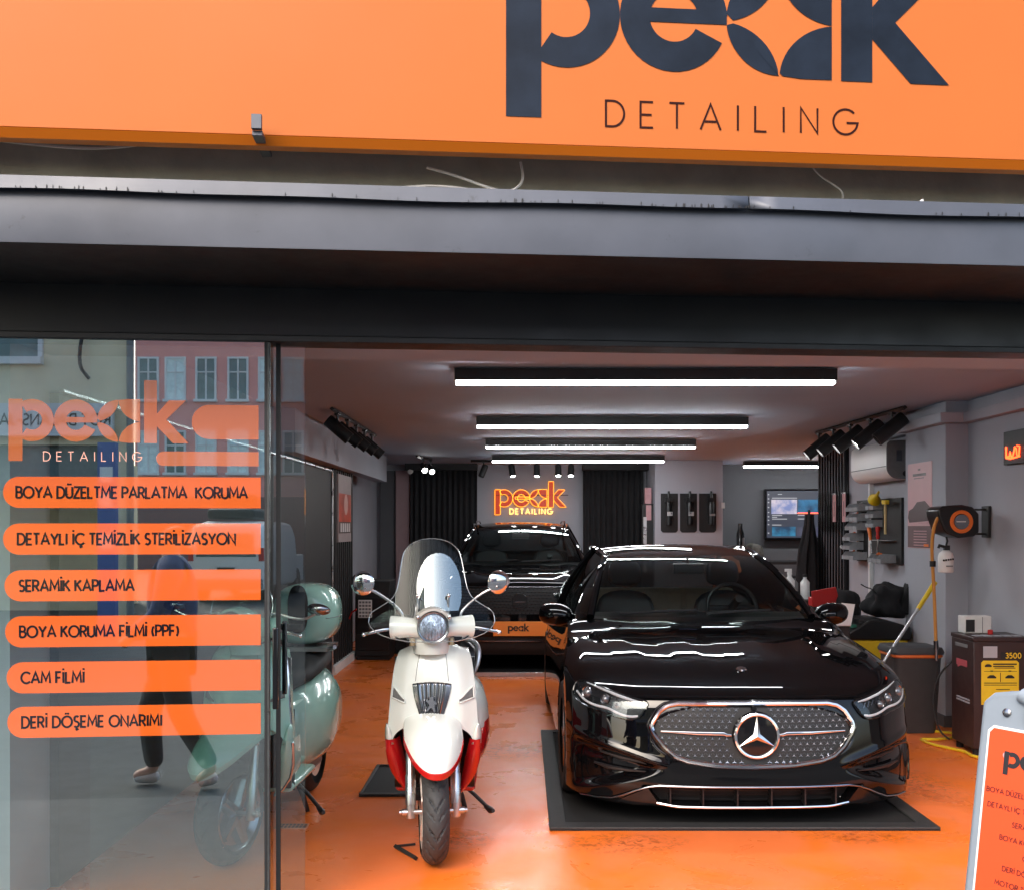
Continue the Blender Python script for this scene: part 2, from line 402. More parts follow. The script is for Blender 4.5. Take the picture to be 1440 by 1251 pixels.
def logo_polys():
    """the shop's word mark, bowl radius = 1, bowl of the first letter at the origin: list of (letter, outline, holes-free polygons)"""
    def ann(cx, ro, ri, a0, a1, n=30):
        return arc(cx, 0, ro, ro, a0, a1, n)+arc(cx, 0, ri, ri, a1, a0, n)
    p = [[(-1.08,-1.92),(-.44,-1.92),(-.44,1.0),(-1.08,1.0)], ann(0, 1, .45, -124, 124, 34)]
    e = [ann(2.0, 1, .45, 3, 334, 40), [(1.3,-.10),(2.99,-.10),(2.99,.16),(1.3,.16)]]
    cx = 3.98; star = lambda ax, ay, n=14: [(cx+ax*(1-math.sin(math.pi/2*i/n)), -.04+ay*(1-math.cos(math.pi/2*i/n))) for i in range(n+1)]
    a = []
    for sy in (1, -1):
        st = [(cx-1.0+.0, 0)] ; c = [(cx-math.cos(R(q))*1.0, sy*math.sin(R(q))*1.0) for q in range(6, 91, 6)]
        inner = star(-1.12, sy*1.08)[::-1]
        inner = [q for q in inner if abs(q[0]-cx) < .97]
        a.append(c+[(cx-.02, sy*1.0)]+[q for q in inner if abs(q[1]) < .97])
        r = star(1.12, sy*1.02)
        r = [q for q in r if q[0]-cx < 1.0 and abs(q[1]) < 1.0]
        a.append([(cx+1.0, r[0][1]), (cx+1.0, sy*1.04), (cx+.42, sy*1.04), (cx+.06, sy*1.0)]+r[::-1])
    k = [[(5.16,-1.05),(5.76,-1.05),(5.76,1.95),(5.16,1.95)], [(5.76,.35),(6.32,1.0),(7.12,1.0),(6.2,.08),(7.25,-1.05),(6.5,-1.05),(5.76,-.25)]]
    return {'p': p, 'e': e, 'a': a, 'k': k}
LOGO = logo_polys()
def logo(mb, O, U, V, r, keys='peak', depth=0.):
    O = Vector(O); U = Vector(U).normalized(); V = Vector(V).normalized(); N = U.cross(V)
    k = 0
    for c in keys:
        for q in LOGO[c]:
            mb.poly([(x*r, y*r) for x, y in q], O+N*(.00015*k), U, V, depth); k += 1
    return mb
X3 = Vector((1,0,0)); Y3 = Vector((0,1,0)); Z3 = Vector((0,0,1))

# ================================================================ THE SETTING
YAW = R(5.0); FO = (0, 4.2, 0); _s, _c = math.sin(YAW), math.cos(YAW)
def FU(px, w=0.):                                    # pixel column -> distance along the facade at depth w
    r = (px-CX)/FPX
    return (r*(4.2+w*_c)+w*_s)/(_c-r*_s)
def FZ(px, py, w=0.):
    u = FU(px, w); return CAMH+(HY-py)/FPX*(4.2+u*_s+w*_c)
def fac(mb, name, mat, parent=None, **k):
    if parent is not None: return mb.build(name, mat, parent, **k)
    return mb.build(name, mat, None, loc=FO, rotz=YAW, **k)
def fthing(name, label, cat, group=None): return thing(name, label, cat, FO, YAW, group)
def struct(o): o['kind'] = 'structure'; return o
def fpt(u, w, z): return Vector((u*_c-w*_s, 4.2+u*_s+w*_c, z))
def mirror_pt(px, py, L):                            # where a thing seen in the glass at this pixel and path length stands
    p = Vector(((px-CX)/FPX*L, L, CAMH+(HY-py)/FPX*L)); n = Vector((_s, -_c, 0)); p0 = Vector((0,4.2,0))
    return p-n*(2*(p-p0).dot(n))

gr = MB(); gr.v = [(-150,-200,-.13),(150,-200,-.13),(150,60,-.13),(-150,60,-.13)]; gr.face(0,1,2,3)
struct(gr.build('road', m_asphalt))
b = MB().box(-12, 12, -2.05, -.02, -.4, -.012); struct(fac(b, 'pavement', m_paving, bevel=.012))
b = MB(); b.v = [tuple(fpt(-2.6,-.02,0)), tuple(fpt(6.2,-.02,0)), (6.2,16.5,0), (-2.6,16.5,0)]; b.face(0,1,2,3)
struct(b.build('floor', m_floor))
struct(MB().box(-2.7, 6.1, 4.62, 16.7, 2.6, 2.8).build('ceiling', m_ceil))
struct(MB().box(-2.42, -2.1, 4.15, 12.3, 0, 2.6).build('wall', m_wall))
struct(MB().box(-2.6, -2.36, 12.3, 16.4, 0, 2.6).build('wall', m_wall))
struct(MB().box(-2.6, 6.0, 16.4, 16.6, 0, 2.6).build('back_wall', m_wall))
struct(MB().box(3.56, 3.8, 4.5, 8.1, 0, 2.6).build('wall', m_wall))
struct(MB().box(3.5, 3.8, 8.95, 11.9, 0, 2.6).build('wall', m_wall))
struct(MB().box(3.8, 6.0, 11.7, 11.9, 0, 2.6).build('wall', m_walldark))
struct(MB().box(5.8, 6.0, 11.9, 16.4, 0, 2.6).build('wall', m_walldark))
pil = struct(MB().box(3.38, 3.8, 8.1, 8.95, 0, 2.6).build('pillar', m_wall, bevel=.006))
struct(MB().box(2.0, 3.02, 15.3, 16.4, 0, 2.6).build('pillar', m_wall, bevel=.004))
struct(MB().box(-2.1, -1.93, 8.6, 14.4, 2.235, 2.6).build('soffit', m_wall, bevel=.004))
struct(MB().box(3.36, 3.56, 8.085, 8.1, 0, .09).box(3.365, 3.38, 8.1, 8.95, 0, .09).box(3.545, 3.56, 4.6, 8.085, 0, .09).build('skirting', m_walldark))
struct(MB().box(-2.1, -2.02, 10.9, 12.3, 0, .10).build('skirting', m_whitepaint, bevel=.003))
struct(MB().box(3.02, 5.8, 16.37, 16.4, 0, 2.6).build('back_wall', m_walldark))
# building front: olive wall band above the canopy, side piers
b = MB().box(-5.5, 6.5, .0, .3, 2.8, 6.5)
o = fac(b, 'building_front', m_wallband); tag(o, 'dark olive rendered building front behind the orange sign', 'building')
b = MB().box(-5.5, -2.28, .0, .35, -.01, 2.8)
o = fac(b, 'pier', m_walldark); struct(o)
b = MB().box(3.45, 6.5, .02, .3, -.01, 2.8); struct(fac(b, 'pier', m_walldark))

# ---------------------------------------------------------------- shop sign
SW = -.27
sg = fthing('shop_sign', 'large orange shop sign with dark cut-out letters above the grey canopy', 'sign')
zb = 3.083
b = MB(); b.poly([(SW,zb),(SW,4.3),(-.19,4.3),(-.19,zb),(SW+.002,zb)], (-5.0,0,0), Y3, Z3, 11., N=-X3); fac(b, 'sign_board', m_sign, sg, bevel=.002)
b = MB(); b.poly([(SW+.001,zb-.001),(SW+.030,zb-.030),(-.19,zb-.030),(-.19,zb-.001)], (-5.0,0,0), Y3, Z3, 11., N=-X3); fac(b, 'bottom_return', M('sign_return_lit', (.97,.24,.010), .4), sg)  # brighter orange than the face: light put into the dim underside's colour
r_ = .2145; lo = Vector((FU(795, SW), SW-.0025, FZ(795, 18, SW)))
for c in 'peak':
    o = fac(logo(MB(), lo, X3, Z3, r_, c), 'letter', m_letter, sg, smooth_angle=0)
u0, u1 = FU(852, SW), FU(1203, SW); hh = .100
tot = text(MB(), 'DETAILING', (0,0,0), X3, Z3, hh, sp=.70)
sp_ = .70+((u1-u0)-tot)/hh/8
x_ = u0
for c in 'DETAILING':
    b = MB(); text(b, c, (x_, SW-.002, FZ(1028, 184, SW)), X3, Z3, hh, .085); x_ += (GL[c][0]+sp_)*hh
    fac(b, 'letter', m_thin, sg, smooth_angle=0)
# bracket clipped on the lower edge
u = FU(362, SW-.05)
b = MB().box(u-.019, u+.019, SW-.075, SW-.055, zb-.005, zb+.05); b.box(u-.019, u+.019, SW-.055, -.10, zb-.024, zb-.004)
o = fac(b, 'bracket', m_canopy, bevel=.002); tag(o, 'small grey metal bracket clipped under the orange sign edge', 'bracket')

# ---------------------------------------------------------------- canopy (roller shutter cassette) and door beam
cn = fthing('canopy', 'weathered grey sheet metal canopy running across the shop front', 'canopy')
def wavy(u): return .0025*math.sin(u*3.1)+.002*math.sin(u*7.3+1)
uj = FU(1052, -.62); zt = 2.785; zl = 2.737
us = [lerp(-5.2, uj-.002, i/60) for i in range(61)]; us2 = [lerp(uj+.002, 6.2, i/50) for i in range(51)]
for q in (us, us2):
    b = MB(); b.grid([[(u, -.04, zt+.02) for u in q], [(u, -.628, zt) for u in q], [(u, -.634-.3*wavy(u), zl+wavy(u)) for u in q], [(u, -.61, zl+wavy(u)+.002) for u in q]])
    fac(b, 'edge_flashing', m_canopy, cn, solid=.002)
b = MB(); qs = [lerp(-5.2, 6.2, i/120) for i in range(121)]
b.grid([[(u, -.60, 2.76) for u in qs], [(u, -.606-.003*math.sin(u*2.3), 2.66) for u in qs], [(u, -.60, 2.566) for u in qs]])
fac(b, 'fascia', m_canopy, cn)
b = MB().box(-5.2, 6.2, -.596, -.005, 2.566, 2.60); fac(b, 'soffit', m_blackmetal, cn)
random.seed(3); b = MB()                            # drips and scuffs: tar marks with their own outline, standing a millimetre proud
for k in range(95):
    u = random.choice([random.gauss(-1.5,.25), random.gauss(.65,.16), random.uniform(-2.2,2.2), random.gauss(.2,.5), random.gauss(1.7,.2)])
    h = random.uniform(.003,.013); wd = random.uniform(.0015,.004); z0 = zl+wavy(u)+.001
    b.box(u, u+wd, -.637, -.6355, z0, z0+h)
fac(b, 'tar_marks', m_black, cn)['kind'] = 'stuff'
bm_ = fthing('door_beam', 'black steel beam over the garage opening, below the canopy', 'beam')
fac(MB().box(-5.2, 3.6, .0, .16, 2.372, 2.80), 'beam_body', m_darkbeam, bm_, bevel=.004)
fac(MB().box(-5.2, 3.6, -.022, .13, 2.346, 2.371), 'door_rail', m_blackmetal, bm_, bevel=.003)
struct(fac(MB().box(-2.3, 3.6, .162, .5, 2.36, 2.80), 'lintel', m_ceil))
# loose wires and litter on the wall band
def wire(pts, label, r=.0055, col=None):
    b = MB().tube(chaikin([fpt(*p) for p in pts], 3), r, 6)
    tag(b.build('wire', col or m_wirew), label, 'wire')
m_wirew = M('wire_beige', (.85,.82,.74), .6)
w_ = -.09
def fp(px, py, w=w_): return (FU(px, w), w, FZ(px, py, w))
wire([fp(-20,196), fp(60,205), fp(120,210), fp(180,207), fp(215,200)], 'beige wire drooping under the left end of the orange sign')
wire([fp(600,236), fp(640,247), fp(690,266), fp(735,276,-.05)], 'beige wire hanging straight down from sign to canopy')
wire([fp(520,268,-.05), fp(570,263), fp(620,261), fp(690,271), fp(722,269), fp(737,255), fp(732,228)], 'beige wire looping along the canopy top and back up to the sign')
wire([fp(1138,228), fp(1150,246), fp(1172,260), fp(1186,270), fp(1184,286,-.05)], 'short kinked wire hanging between sign and canopy on the right', .004)
b = MB(); p0 = Vector(fp(448, 268, -.3)); b.poly([(-.03,0),(.035,0),(.03,.02),(.034,.034),(.018,.022),(0,.03)], p0-Vector((0,0,.015)), X3, Z3, .006)
tag(fac(b, 'leaf', M('dry_leaf', (.42,.24,.14), .8, var=.2)), 'small dry leaf lying on the canopy edge', 'leaf')
b = MB(); p0 = Vector(fp(1300, 288, -.3)); b.poly([(-.02,0),(.03,0),(.025,.02),(.0,.016),(-.006,.035),(-.016,.03)], p0-Vector((0,0,.012)), X3, Z3, .006)
tag(fac(b, 'paper_scrap', m_paper), 'torn white paper scrap on the canopy edge', 'litter')

# ---------------------------------------------------------------- sliding glass doors with vinyl lettering
gd = fthing('glass_door', 'sliding glass door covered with orange service stickers and a black handle', 'glass door')
ul, ur = FU(-40), FU(372)
fac(MB().box(-2.25, ur, -.005, .005, .012, 2.345), 'pane', m_glass, gd)
b = MB().box(ur+.001, ur+.011, -.008, .008, .005, 2.345); fac(b, 'edge_seal', m_black, gd)
b = MB().box(ur+.012, ur+.022, -.010, .012, .005, 2.345); fac(b, 'edge_profile', m_alu, gd, bevel=.003)
uh = FU(392)
b = MB().box(uh-.016, uh+.006, -.062, -.045, FZ(392,993), FZ(392,880)); b.box(uh-.008, uh+.002, -.045, -.011, FZ(392,900)-.01, FZ(392,900)+.01); b.box(uh-.008, uh+.002, -.045, -.011, FZ(392,980)-.01, FZ(392,980)+.01)
fac(b, 'handle', m_blackgloss, gd, bevel=.004)
# the second leaf, overlapping behind the first
g2 = fthing('glass_door', 'second narrow glass door leaf without stickers, behind the first door edge', 'glass door')
ua, ub = FU(340, .045), FU(429, .045)
fac(MB().box(ua-.6, ub, .042, .050, .012, 2.345), 'pane', glass('door_glass_clear', (.86,.93,.92), .14, .8, closed=True), g2)
b = MB().box(FU(389,.05), FU(389,.05)+.018, .034, .041, .005, 2.345); fac(b, 'edge_seal', m_rubber, g2)
b = MB().box(FU(397,.06)-.004, FU(397,.06)+.016, .075, .092, FZ(400,980), FZ(400,875)); fac(b, 'handle', m_blackgloss, g2, bevel=.004)
# stickers: inside face of the pane
rows = [('BOYA DÜZELTME PARLATMA  KORUMA', 5, 367, 692, 24, 348), ('DETAYLI İÇ TEMİZLİK STERİLİZASYON', 5, 367, 757, 26, 331), ('SERAMİK KAPLAMA', 7, 367, 822, 28, 189), ('BOYA KORUMA FİLMİ (PPF)', 8, 367, 886, 29, 251), ('CAM FİLMİ', 10, 367, 950, 31, 119), ('DERİ DÖŞEME ONARIMI', 11, 367, 1012, 32, 228)]
for s, xa, xb, yc, ta, tb in rows:
    u0, u1 = FU(xa), FU(xb); z0 = FZ((xa+xb)/2, yc); h = .062
    pl = arc(u0+h, z0, h, h, 90, 270, 14)+[(u1, z0-h), (u1, z0+h)]
    stk = fac(MB().poly([(x, z) for x, z in pl], (0,-.0062,0), X3, Z3), 'service_sticker', m_orangevinyl, gd, smooth_angle=0)
    b = MB(); hc = .043; t0, t1 = FU(ta), FU(tb); sp = .2
    for _ in range(6):
        tot = text(MB(), s, (0,0,0), X3, Z3, hc, sp=sp, xs=.88); nn = len(s.replace(' ', ''))-1
        sp += ((t1-t0)-tot)/hc/nn
    sp = max(.1, min(.40, sp))
    text(b, s, (t0, -.0072, z0-hc/2), X3, Z3, hc, .185, sp, xs=.88)
    fac(b, 'lettering', m_vinylink, stk, smooth_angle=0)
lg = fac(logo(MB(), (FU(46), -.0062, FZ(46, 591)), X3, Z3, .0838), 'logo_sticker', m_orangepale, gd, smooth_angle=0)
b = MB(); t0, t1 = FU(62), FU(199); tot = text(MB(), 'DETAILING', (0,0,0), X3, Z3, .036, sp=.7); text(b, 'DETAILING', (t0, -.0062, FZ(130, 648)), X3, Z3, .036, .1, .7+((t1-t0)-tot)/.036/8)
fac(b, 'lettering', M('pale_vinyl', (.8,.42,.32), .5), lg, smooth_angle=0)
for xa, y0, y1 in ((270, 570, 618), (220, 635, 655)):
    u0, u1 = FU(xa), FU(364); za, zb_ = FZ(320, y1), FZ(320, y0); h = (zb_-za)/2
    fac(MB().poly(arc(u0+h, za+h, h, h, 90, 270, 12)+[(u1, za), (u1, zb_)], (0,-.0060,0), X3, Z3), 'stripe_sticker', m_orangepale, gd, smooth_angle=0)

# ================================================================ INSIDE: lights
def strip(px0, px1, py, zc=2.494, group='long strip lights on the ceiling', label=''):
    Y = (zc-CAMH)*FPX/(HY-py); x0, x1 = wx(px0, Y), wx(px1, Y)
    t = thing('strip_light', label, 'ceiling light', ((x0+x1)/2, Y, zc), 0, group); L = (x1-x0)/2
    MB().box(-L, L, -.055, .055, .021, .094).build('housing', m_blackmetal, t, bevel=.002)
    MB().box(-L+.006, L-.006, -.027, .027, 0, .027).build('diffuser', m_led, t, bevel=.004)
strip(640, 1174, 541, label='nearest and longest looking strip light under the ceiling')
strip(670, 1051, 602, label='second strip light from the opening, between nearest and third')
strip(683, 978, 630, label='third strip light from the opening, under the second one')
strip(692, 934, 650, label='lowest looking strip light, fourth from the opening and above the neon sign')
strip(1046, 1330, 657, label='strip light over the screen alcove, cut off by the black slatted panel')

def head(mb, p, d, L=.2, r=.05, lit=True, t=None, name='spotlight'):
    d = Vector(d).normalized(); p = Vector(p)
    h = MB(); h.tube([(p.x,p.y,p.z), (p.x,p.y,p.z-.09)], .011, 8)
    c = p-Vector((0,0,.11)); a = c-d*L*.45
    h.lathe([(.0,0),(r*.92,0),(r,.012),(r,L),(r*.86,L),(r*.82,L-.012)], a, d, 20, capends=False)
    h.box(p.x-.018, p.x+.018, p.y-.04, p.y+.04, p.z, p.z+.02)
    o = h.build(name, m_blackmetal, t)
    MB().lathe([(r*.84,L-.018),(0,L-.012)], a, d, 20, capends=False).build('lens', m_spotlens if lit else m_blackgloss, o)
def track(label, p0, p1, heads, d, L=.2, r=.05, group='track lights'):
    t = thing('track_light', label, 'track light', p0, 0, group); q = Vector(p1)-Vector(p0)
    b = MB(); b.tube([(0,0,0), tuple(q)], .02, 4); b.build('track', m_blackmetal, t, smooth_angle=0)
    for k, s in enumerate(heads):
        dd = d[k] if isinstance(d, list) else d
        lit = True
        if isinstance(s, tuple): s, lit = s
        head(None, q*s-Vector((0,0,.03)), dd, L, r, lit, t)
track('track of black spotlights under the ceiling on the grey soffit side', (-1.6,8.5,2.585), (-1.6,11.0,2.585), [(.1,False),(.3,False),(.5,False),(.7,False),(.9,False)], (.75,.1,-.65), .25, .055)
track('track of black spotlights above the white air conditioner', (3.17,8.4,2.585), (3.1,10.7,2.585), [(.12,False),.34,.56,.77,.96], (-.75,.1,-.62), .30, .06)
yb = 15.2
hx = [wx(p, yb) for p in (680,720,755,785,803)]
track('track of five spotlights in front of the neon sign', (wx(662,yb),yb,2.585), (wx(815,yb),yb,2.585), [((hx[0]-wx(662,yb))/(wx(815,yb)-wx(662,yb)), False)]+[(x-wx(662,yb))/(wx(815,yb)-wx(662,yb)) for x in hx[1:]], [(-.35,-.3,-.9),(.15,-.35,-.9),(0,-.35,-.93),(0,-.45,-.9),(-.05,-.45,-.9)][:5], .19, .047)
track('short track with two lit spotlights in front of the black curtain', (wx(586,14.2),14.2,2.585), (wx(604,14.6),14.9,2.585), [.45,.95], [(.3,-.8,-.5),(.3,-.8,-.5)], .17, .045)

# ---------------------------------------------------------------- neon sign, curtains, back of the room
Yn = 16.36; s = Yn/FPX
ns = thing('neon_sign', 'glowing orange neon shop logo on the back wall above the rear car', 'neon sign', (wx(709,Yn), Yn-.03, wz(700,Yn)))
rn = 12.05*s
for c in 'peak':
    b = MB()
    for q in LOGO[c]:
        b.tube(resample([(x*rn, 0, y*rn) for x, y in q], max(40, len(q)*2), True), .0034, 6, closed=True)
    b.build('neon_letter', m_neonyellow, ns)
    b = MB(); k = 0
    for q in LOGO[c]:
        b.poly([(x*rn*1.0, y*rn) for x, y in q], (0,.018+.0004*k,0), X3, Z3); k += 1
    b.build('backing', emitter('neon_back', (1,.06,.004), .16, .02), ns, smooth_angle=0)
b = MB(); text(b, 'DETAILING', ((717-709)*s, 0, (700-722)*s), X3, Z3, 7.2*s, .2, .42); b.build('neon_lettering', emitter('neon_pale', (1,.40,.10), 1.3, .02), ns, smooth_angle=0)
b = MB(); b.box(-12*s, 90*s, .018, .026, 4*s, 5*s); b.build('rail', m_blackmetal, ns)
def curtain(x0, x1, y, z0, z1, label, pitch=.09, amp=.03):
    n = int((x1-x0)/pitch*8); b = MB(); ph = random.random()*6
    xs = [lerp(x0, x1, i/n) for i in range(n+1)]
    rows = []
    for j in range(7):
        z = lerp(z1, z0, j/6); a = amp*(.7+.5*j/6)
        rows.append([(x, y+a*math.sin(x*2*math.pi/pitch+ph+.5*math.sin(x*5))+.012*math.sin(x*9+j*.5), z) for x in xs])
    b.grid(rows); o = b.build('curtain', M('black_curtain', (.014,.014,.016), .8, var=.3, nscale=8), solid=.004)
    tag(o, label, 'curtain', 'black curtains on the back wall')
curtain(wx(577,16.15), wx(671,16.15), 16.2, .02, 2.5, 'black pleated curtain hanging left of the neon sign')
curtain(wx(820,16.15), wx(905,16.15), 16.2, .02, 2.5, 'black pleated curtain hanging right of the neon sign')
o = MB().box(wx(570,16.1), wx(671,16.1), 16.05, 16.38, 2.5, 2.6).box(wx(820,16.1), wx(915,16.1), 16.05, 16.38, 2.5, 2.6).build('curtain_pelmet', m_black)
tag(o, 'flat black pelmet hiding the curtain rail under the ceiling', 'pelmet')
# side return left of the curtain: plain wall panel, red light put into its colour
o = MB().box(wx(556,16.2), wx(575,16.2), 16.25, 16.395, 0, 2.5).build('wall_panel', M('red_lit_panel', (.30,.20,.21), .7, var=.05)); tag(o, 'narrow wall panel coloured as if red-lit beside the black curtain', 'wall panel')
o = MB().box(wx(534,16.3), wx(555,16.3), 16.3, 16.395, 0, 2.5).build('wall_panel', m_walldark); tag(o, 'dark grey wall panel in the far left corner', 'wall panel')
# cctv
cc = thing('security_camera', 'small white security camera high beside the black curtain', 'camera', (wx(576,16.0), 16.16, wz(662,16.1)))
MB().box(-.03,.03,-.02,.1,.05,.09).build('bracket', m_white, cc, bevel=.004); MB().lathe([(0,-.09),(.035,-.09),(.04,-.07),(.04,.05),(.0,.06)], (0,-.02,.0), (0,1,.1), 16).build('camera_body', m_white, cc)
# framed tool holders on the light pillar
for k, (a, c, lab) in enumerate(((930, 954, 'black wall holder on the grey pillar, nearest the curtain'), (957, 981, 'middle one of three black wall holders on the grey pillar'), (984, 1008, 'black wall holder on the grey pillar, nearest the screen'))):
    Yh = 15.24; t = thing('wall_holder', lab, 'wall holder', (wx((a+c)/2, Yh), Yh+.05, wz(748, Yh)), 0, 'black holders on the grey pillar')
    hw = (c-a)/2*Yh/FPX; H = 55*Yh/FPX
    MB().poly([(-hw,.03),(-hw+.03,0),(hw-.03,0),(hw,.03),(hw,H),(-hw,H)], (0,0,0), X3, Z3, .03).build('panel', m_black, t)
    b = MB(); b.lathe([(.0,0),(.045,0),(.045,.3),(.03,.36),(.018,.42),(.018,.5),(0,.5)], (-.02+.03*k,-.07,.12), (0,0,1), 14); b.box(-.02+.03*k-.06,-.02+.03*k+.05,-.12,-.03,.46,.52); b.build('polisher', m_trimblack, t)
    MB().box(-.05+.03*k, .03+.03*k, -.123, -.118, .25, .31 if k != 2 else .28).build('badge', m_steel, t)
# speaker tower by the curtain
t = thing('dispenser', 'slim dark dispenser column with a rose label beside the curtain', 'dispenser', (wx(910,15.6), 15.55, 0))
MB().box(-.09,.09,-.06,.10,0,wz(708,15.5)).build('body', m_blackmetal, t, bevel=.01); MB().box(-.03,.05,-.064,-.061,wz(706,15.5)-.02-.25,wz(706,15.5)-.04).build('label_panel', m_pink, t); MB().box(-.07,-.02,-.066,-.061,.9,1.75).build('glass_strip', m_steel, t)
MB().box(-.04,.06,-.02,.10,wz(708,15.5)+.0005,wz(685,15.5)).build('bottle', m_pink, t, bevel=.01)
# light switch on the pillar corner
tag(MB().box(wx(1016,15.3)-.02, wx(1016,15.3)+.03, 15.27, 15.30, wz(714,15.3), wz(706,15.3)).build('light_switch', m_white, bevel=.003), 'small white light switch at the grey pillar edge', 'switch')

# ---------------------------------------------------------------- wall screen in the alcove
Yt = 16.28; t = thing('television', 'large wall screen showing video thumbnails, partly behind the black slats', 'television', (wx(1075,Yt), Yt, wz(758,Yt)))
W_, H_ = 1.44, 71*Yt/FPX
MB().box(0, W_, -.03, .06, 0, H_).build('frame', m_blackgloss, t, bevel=.005)
m_scr = emitter('screen_dark', (.012,.014,.022), 1.0, .01)
MB().box(.03, W_-.03, -.033, -.031, .03, H_-.03).build('screen', m_scr, t)
def screen_mat(name, c1, c2, sc_, st=.26):
    m = bpy.data.materials.new(name); m.use_nodes = True; q = m.node_tree; bs = q.nodes['Principled BSDF']; n = q.nodes.new('ShaderNodeTexNoise'); tc = q.nodes.new('ShaderNodeTexCoord'); q.links.new(tc.outputs['Object'], n.inputs[0])
    n.inputs['Scale'].default_value = sc_; n.inputs['Detail'].default_value = 5; r = q.nodes.new('ShaderNodeValToRGB'); r.color_ramp.elements[0].position = .38; r.color_ramp.elements[1].position = .62
    r.color_ramp.elements[0].color = tuple(c1)+(1,); r.color_ramp.elements[1].color = tuple(c2)+(1,); q.links.new(n.outputs[0], r.inputs[0]); bs.inputs['Base Color'].default_value = (.01,.01,.01,1)
    q.links.new(r.outputs[0], bs.inputs['Emission Color']); bs.inputs['Emission Strength'].default_value = st; return m
k = Yt/FPX
def tile(x0, x1, y0, y1, m, nm='thumbnail', d=-.036): MB().box((x0-1075)*k, (x1-1075)*k, d, d+.002, (758-y1)*k, (758-y0)*k).build(nm, m, t)
tile(1084, 1120, 702, 722, screen_mat('thumb_pale', (.25,.32,.65), (.85,.75,.85), 9.))
tile(1121, 1190, 702, 721, screen_mat('thumb_blue', (.005,.05,.14), (.02,.22,.45), 6.))
tile(1085, 1118, 740, 753, screen_mat('thumb_teal', (.01,.05,.12), (.04,.28,.5), 7.)); tile(1120, 1127, 740, 753, screen_mat('thumb_grey', (.06,.06,.1), (.1,.1,.16), 5.)); tile(1130, 1145, 741, 753, screen_mat('thumb_lilac', (.1,.08,.3), (.7,.65,.9), 12.)); tile(1147, 1190, 740, 753, screen_mat('thumb_dark', (.03,.03,.08), (.12,.12,.2), 5.))
tile(1121, 1150, 720.4, 721.4, m_neonred, 'progress_bar', -.038)
for x0, x1, yy in ((1085,1099,723.6),(1121,1143,723.4),(1085,1092,726.2),(1085,1106,728.6),(1121,1143,728.5),(1085,1098,737),(1093,1099,694),(1085,1120,699.2)): tile(x0, x1, yy, yy+1.0, emitter('screen_text', (.8,.8,.85), .22, .02), 'caption')
for yy in (694,700,705,712,719,725,730,736,748): tile(1079, 1081, yy, yy+1.6, emitter('screen_text', (.8,.8,.85), .22, .02), 'icon')
# slatted panels
def slats(label, x, y0, y1, z0, z1, side, n=9):
    b = MB(); b.box(min(x, x+side*.02), max(x, x+side*.02), y0, y1, z0, z1); p = (y1-y0)/n
    for i in range(n): b.box(min(x+side*.02, x+side*.05), max(x+side*.02, x+side*.05), y0+p*i+p*.12, y0+p*i+p*.62, z0, z1)
    return tag(b.build('slat_panel', m_blackgloss if side < 0 else m_black, bevel=.002), label, 'slat panel')
slats('black slatted panel with two rose cards, between air conditioner and screen', 3.5, 10.86, 11.88, 0, 2.6, -1, 10)
slats('black slatted panel with a framed poster, beside the tall black board', -2.1, 10.95, 12.28, .10, 2.54, 1, 10)
# cards hung on the slats
for k, (px, lab) in enumerate(((1173.5, 'rose card on the slatted panel, nearer the screen'), (1187, 'rose card on the slatted panel, nearer the air conditioner'))):
    Yc = 3.44*FPX/(px-CX); t = thing('hanging_card', lab, 'card', (3.44, Yc, wz(733, Yc)), 0, 'rose cards on the slatted panel')
    MB().box(-.004,0,-.055,.055,0,.30).build('card', m_pink, t); MB().box(-.008,.0,-.062,.062,.30,.315).build('clip', m_steel, t)
    MB().box(-.0055,-.0045,-.008,.008,.06,.22).build('print', m_brown, t)
tag(MB().poly([(-.02,-.02),(.03,0),(-.02,.02)], (3.44, 10.95, wz(768,10.95)), Y3, Z3, .006).build('hook', m_white), 'tiny white arrow shaped hook low on the slatted panel', 'hook')
# dark coat hanging by the screen
rows = []
for j in range(12):
    z = lerp(1.75, .55, j/11); hwid = .04+.11*smooth(j/6); rows.append([(3.15+hwid*math.cos(2*math.pi*i/24)*(1+.12*math.sin(i*3+j*.3)), 12.3+.12*math.sin(2*math.pi*i/24)*(1+.2*math.sin(i*4)), z) for i in range(24)])
b = MB().grid(rows, close=True); b.face(*range(24)); o = b.build('work_coat', m_fabric); tag(o, 'black work coat hanging beside the slatted panel', 'coat')
o.location = (.27, -.2, 0)
t = thing('coat_stand', 'thin black stand carrying the black work coat', 'coat stand', (3.42, 12.1, 0))
MB().lathe([(.0,0),(.12,0),(.12,.015),(.02,.03),(.016,1.8),(0,1.8)], (0,0,0), (0,0,1), 20).build('pole', m_blackmetal, t)

# ================================================================ INSIDE: left wall
t = thing('display_board', 'tall black board with rounded corner standing along the left wall', 'board', (-2.06, 9.0, 0))
b = MB(); prof = [(-4.5,0),(1.9,0),(1.9,2.12)]+arc(1.82,2.12,.08,.07,0,90,6)+[(-4.5,2.19)]
b.poly(prof, (.0,0,0), Y3, Z3, .05, N=X3); b.build('panel', m_black, t)
b = MB(); b.tube([(.012,-4.5,2.2),(.012,1.82,2.2)]+[(.012,1.82+.085*math.sin(a),2.12+.08*math.cos(a)) for a in (.3,.6,.9,1.2,1.5)]+[(.012,1.905,1.6),(.012,1.905,0)], .012, 6); b.build('edge_trim', m_steel, t)
Yp = 11.6
t = thing('framed_poster', 'tall framed poster with a red picture on the left slatted panel', 'poster', (-2.045, Yp, wz(761, Yp)))
h = (761-668)*Yp/FPX; b = MB().box(-.006,.012,-.42,.42,0,h); b.build('paper', M('poster_paper', (.34,.28,.28), .5, var=.1), t)
